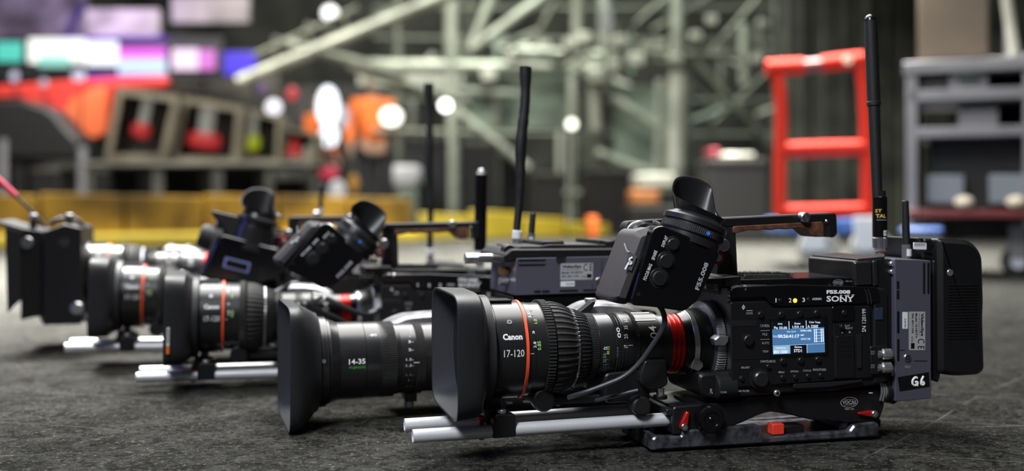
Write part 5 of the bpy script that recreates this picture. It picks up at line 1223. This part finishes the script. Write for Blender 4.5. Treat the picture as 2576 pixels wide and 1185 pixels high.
# workers in the background
def person(label, x, ybase, Y, s, jacket, yaw=0, arm=0.3):
    a = at(x, 0, Y); r = thing('person', label, 'person', (a.x, Y, 0), yaw)
    def skin(name, nodes, edges, m, root=0):
        me = bpy.data.meshes.new(name); me.from_pydata([tuple(Vector(n[:3])*s) for n in nodes], edges, []); o = bpy.data.objects.new(name, me); COL.objects.link(o); o.parent = r
        o.modifiers.new('skin', 'SKIN'); sv = me.skin_vertices[0].data
        for i, n in enumerate(nodes): sv[i].radius = (n[3]*s, (n[4] if len(n) > 4 else n[3])*s); sv[i].use_root = (i == root)
        sb = o.modifiers.new('sub', 'SUBSURF'); sb.levels = sb.render_levels = 2; o.modifiers['skin'].use_smooth_shade = True
        me.materials.append(M[m]); return o
    base = [(0, 0, .95, .14, .11), (0, 0, 1.15, .135, .10), (0, .01, 1.36, .17, .11), (0, .01, 1.50, .055), (0, -.01, 1.58, .055), (0, -.02, 1.66, .088, .10), (0, -.02, 1.74, .07)]
    N_ = list(base); E_ = [(i, i+1) for i in range(6)]
    for sd in (-1, 1):
        k = len(N_); N_ += [(sd*.20, .01, 1.42, .055), (sd*(.25+arm*.2), -.02, 1.15, .042), (sd*(.27+arm*.1), -.12, .92, .032), (sd*(.27+arm*.1), -.15, .86, .04, .018), (sd*(.27+arm*.1), -.16, .79, .03, .014)]
        E_ += [(2, k), (k, k+1), (k+1, k+2), (k+2, k+3), (k+3, k+4)]
        k = len(N_); N_ += [(sd*.10, 0, .86, .085), (sd*.11, -.01, .50, .058), (sd*.12, .02, .10, .04), (sd*.12, -.10, .045, .04, .035), (sd*.12, -.16, .035, .035, .03)]
        E_ += [(0, k), (k, k+1), (k+1, k+2), (k+2, k+3), (k+3, k+4)]
    skin('body', N_, E_, 'skin')
    Nj = [(0, 0, .92, .185, .15), (0, 0, 1.15, .175, .135), (0, .01, 1.38, .19, .13), (0, .01, 1.48, .08)]; Ej = [(0, 1), (1, 2), (2, 3)]
    for sd in (-1, 1):
        k = len(Nj); Nj += [(sd*.21, .01, 1.42, .075), (sd*(.25+arm*.2), -.02, 1.15, .062), (sd*(.27+arm*.1), -.11, .94, .05)]; Ej += [(2, k), (k, k+1), (k+1, k+2)]
    skin('jacket', Nj, Ej, jacket)
    Nt = [(0, 0, .95, .16, .13)]; Et = []
    for sd in (-1, 1):
        k = len(Nt); Nt += [(sd*.10, 0, .84, .10), (sd*.11, -.01, .50, .078), (sd*.12, .02, .12, .065)]; Et += [(0, k), (k, k+1), (k+1, k+2)]
    skin('trousers', Nt, Et, 'trou')
    skin('hair', [(0, .02, 1.66, .09, .095), (0, .0, 1.75, .085, .09), (0, -.03, 1.79, .05)], [(0, 1), (1, 2)], 'hair')
    mb = MB()
    for sx in (-.035, .035): mb.cyl((sx*s, -.105*s, 1.665*s), (sx*s, -.125*s, 1.665*s), .012*s, 'white', 12); mb.cyl((sx*2.6*s, -.02*s, 1.65*s), (sx*2.9*s, -.02*s, 1.65*s), .025*s, 'skin', 12)
    mb.cyl((0, -.11*s, 1.65*s), (0, -.145*s, 1.62*s), .012*s, 'skin', 10, .016*s); mb.box(-.022*s, .022*s, -.125*s, -.10*s, 1.59*s, 1.60*s, 'redan'); mb.build('face', r)
    return r
person('person in an orange jacket and black trousers standing behind the yellow barrier', 938, 0, 11.9, .97, 'orangef', .3, .1)
person('person in an orange jacket half hidden behind the tall blue white lamp', 800, 0, 12.8, .90, 'orangef', 1.2, .0)

# ---- right side: curtain, red trolley, rolling rack
mb = MB(); pts = []
x0 = at(1960, 0, 7.6).x; x1 = at(2420, 0, 7.6).x; n = 140
f_ = [(x0+(x1-x0)*k/n, 7.6+.06*math.sin(k*.75)+.03*math.sin(k*1.9+1)) for k in range(n+1)]
vs = [(x, y, z) for z in (0.0, 2.4) for x, y in f_]+[(x, y+.02, z) for z in (0.0, 2.4) for x, y in f_]
m_ = n+1; fs = [(k, k+1, m_+k+1, m_+k) for k in range(n)]+[(2*m_+k+1, 2*m_+k, 3*m_+k, 3*m_+k+1) for k in range(n)]+[(m_+k, m_+k+1, 3*m_+k+1, 3*m_+k) for k in range(n)]
mb.add(vs, fs, 'curt'); tag(mb.build('curtain', None, ang=60), 'dark green black curtain hanging behind the red trolley', 'curtain')

def trolley():
    Y = 4.6; r = unit('hand_trolley', 'bright red trolley frame on a blue wheeled base, right of centre', 'trolley', 2050, 600, Y)
    def bar(nm, P, wpx, m='trolley', lab=None, dy=0):
        mb = MB(); mb.tube([at(x, y, Y+dy) for x, y in P], pw(wpx, Y)/2, m, 14); o = mb.build(nm, r, label=lab); o.location = -r.location
    bar('upright', [(1950, 170), (1962, 210), (1966, 300), (1962, 420), (1962, 540)], 32)
    bar('upright', [(2160, 140), (2172, 200), (2180, 300), (2182, 420), (2184, 550)], 32)
    bar('handle', [(1928, 172), (1965, 170), (2020, 167)], 42); bar('handle_wrap', [(2008, 168), (2040, 165), (2072, 162)], 32, 'trolleyd', 'dark red wrapped middle')
    bar('handle', [(2066, 162), (2120, 155), (2170, 150)], 40)
    bar('crossbar', [(1962, 378), (2070, 374), (2180, 372)], 38); bar('crossbar', [(1960, 535), (2070, 533), (2184, 530)], 38)
    mb = MB(); c = at(2132, 151, Y-.04); mb.cyl((c.x, c.y, c.z), (c.x, c.y-.012, c.z), pw(11, Y), 'cream', 16); o = mb.build('cap', r); o.location = -r.location
    slab('base', None, None, 1990, 552, 2200, 590, Y-.06, .5, 'blue', r, bev=.01)
    for x, nm in ((2075, 0), (2205, 0)):
        c = at(x-15, 632, Y-.1); R_ = c.z-.0; R_ = .085
        mb = MB(); prof = [(-.022, R_*.55), (-.024, R_*.8), (-.018, R_), (.018, R_), (.024, R_*.8), (.022, R_*.55)]
        nn = 40; rings = [[(c.x+q*math.cos(2*PI*k/nn), c.y+a_, R_+q*math.sin(2*PI*k/nn)) for k in range(nn)] for a_, q in prof]
        mb.loft(rings, 'tyre'); w_ = mb.build('wheel', r); w_.location = -r.location
        mb = MB(); mb.cyl((c.x, c.y-.02, R_), (c.x, c.y+.02, R_), R_*.56, 'hub', 30, bev=.004); mb.cyl((c.x, c.y-.026, R_), (c.x, c.y-.018, R_), R_*.26, 'blue', 20); mb.build('hub', w_)
        mb = MB(); mb.prism(rpoly([(c.x-.075, R_*.9), (c.x-.085, .22), (c.x+.03, .22), (c.x+.015, R_*.9)], .01), c.y-.045, c.y-.03, 'hub'); o = mb.build('caster_fork', r, bevel=.003); o.location = -r.location
    return r
trolley()

def rolling_rack():
    Y = 4.0; r = unit('equipment_rack', 'tall grey rolling equipment rack with black bays at the right edge', 'rack', 2430, 650, Y)
    def sl(nm, x0, y0, x1, y1, m, dy=0, dep=.5, lab=None):
        o = slab(nm, None, None, x0, y0, x1, y1, Y+dy, dep, m, r, bev=.004)
        if lab: o['label'] = lab
    sl('back_panel', 2300, 150, 2640, 560, 'dark', .45, .03)
    sl('side_panel', 2288, 160, 2316, 575, 'rackg', 0, .5); sl('side_panel', 2562, 140, 2640, 575, 'rackg', 0, .5)
    sl('top', 2284, 148, 2600, 180, 'rackg', -.01, .52); sl('shelf', 2296, 222, 2600, 252, 'rackg', 0, .5); sl('shelf', 2310, 318, 2600, 344, 'rackg', 0, .5)
    sl('divider', 2385, 178, 2475, 225, 'rackg', .02, .4); sl('display', 2408, 182, 2462, 200, mat('display_green', (.06, .09, .07), .3), -.0, .03, 'small dark green display')
    sl('divider', 2398, 268, 2490, 320, mat('rack_dark', (.20, .20, .215), .5), .05, .4)
    sl('inner_board', 2316, 344, 2562, 560, 'dark', .1, .3)
    sl('shelf', 2300, 528, 2600, 548, 'trolleyd', -.03, .5, 'dark red shelf edge')
    sl('window', 2322, 440, 2408, 512, 'glassg', .06, .05); sl('window', 2466, 440, 2556, 512, 'glassg', .06, .05)
    for x in (2330, 2520):
        a = at(x, 600, Y+.1); R_ = .06; mb = MB(); nn = 30
        mb.cyl((a.x, a.y-.02, R_), (a.x, a.y+.02, R_), R_, 'dark', 32, bev=.006); mb.cyl((a.x, a.y-.024, R_), (a.x, a.y+.024, R_), R_*.45, 'hub', 20); w_ = mb.build('wheel', r); w_.location = -r.location
        mb = MB(); mb.box(a.x-.03, a.x+.03, a.y-.03, a.y+.03, R_*1.2, H-(560-YH)/F*Y, 'rackg'); o = mb.build('leg', r, bevel=.004); o.location = -r.location
    sl('lower_board', 2300, 548, 2600, 600, 'drk2', .2, .3)
    return r
rack = rolling_rack()
before = set(bpy.data.objects)
slab('cardboard_sheet', 'brown board standing on top of the rolling rack', 'board', 2302, -60, 2470, 149, 4.05, .06, 'beige')
frame_of('stand_tube', 'pale slanting tube standing on the rack at the top right corner', 'tube', 4.1, [(2512, 144, 2485, -80, 26, 'pole', 'paleg'), (2575, 144, 2600, -80, 20, 'pole', 'scafd')])
frame_of('stand_post', 'thin grey post right of the brown board', 'post', 4.2, [(2470, 148, 2470, -80, 14, 'pole', 'rackg')])
for x, lab in ((2440, 'cream bag on the dark red shelf of the rack, left'), (2560, 'cream bag on the dark red shelf at the right picture edge')):
    a = at(x, 527, 3.95); mb = MB(); nn = 24; rx = pw(24, 3.95)
    mb.loft([[(a.x+rx*math.cos(q)*math.cos(2*PI*k/nn), 3.98+rx*math.cos(q)*math.sin(2*PI*k/nn)*.8, a.z+.027+.024*math.sin(q)) for k in range(nn)] for q in (-1.5, -1, -.5, 0, .5, 1, 1.5)], 'cream', True, True); tag(mb.build('cloth_bag', None, ang=80), lab, 'bag')
r = unit('storage_bin', 'blue grey bin on the floor under the rolling rack', 'bin', 2440, 600, 3.6)
slab('body', None, None, 2405, 590, 2500, 510+H/3.6*F, 3.6, .2, 'glassg', r); slab('lid', None, None, 2400, 576, 2505, 591, 3.59, .22, 'blue', r)

# the rack and what stands on it face the near cameras
T_ = Matrix.Translation(rack.location) @ Matrix.Rotation(math.radians(-23), 4, 'Z') @ Matrix.Translation(-rack.location)
bpy.context.view_layer.update()
for o in [rack]+[o for o in bpy.data.objects if o not in before and o.parent is None]:
    o.matrix_world = T_ @ o.matrix_world
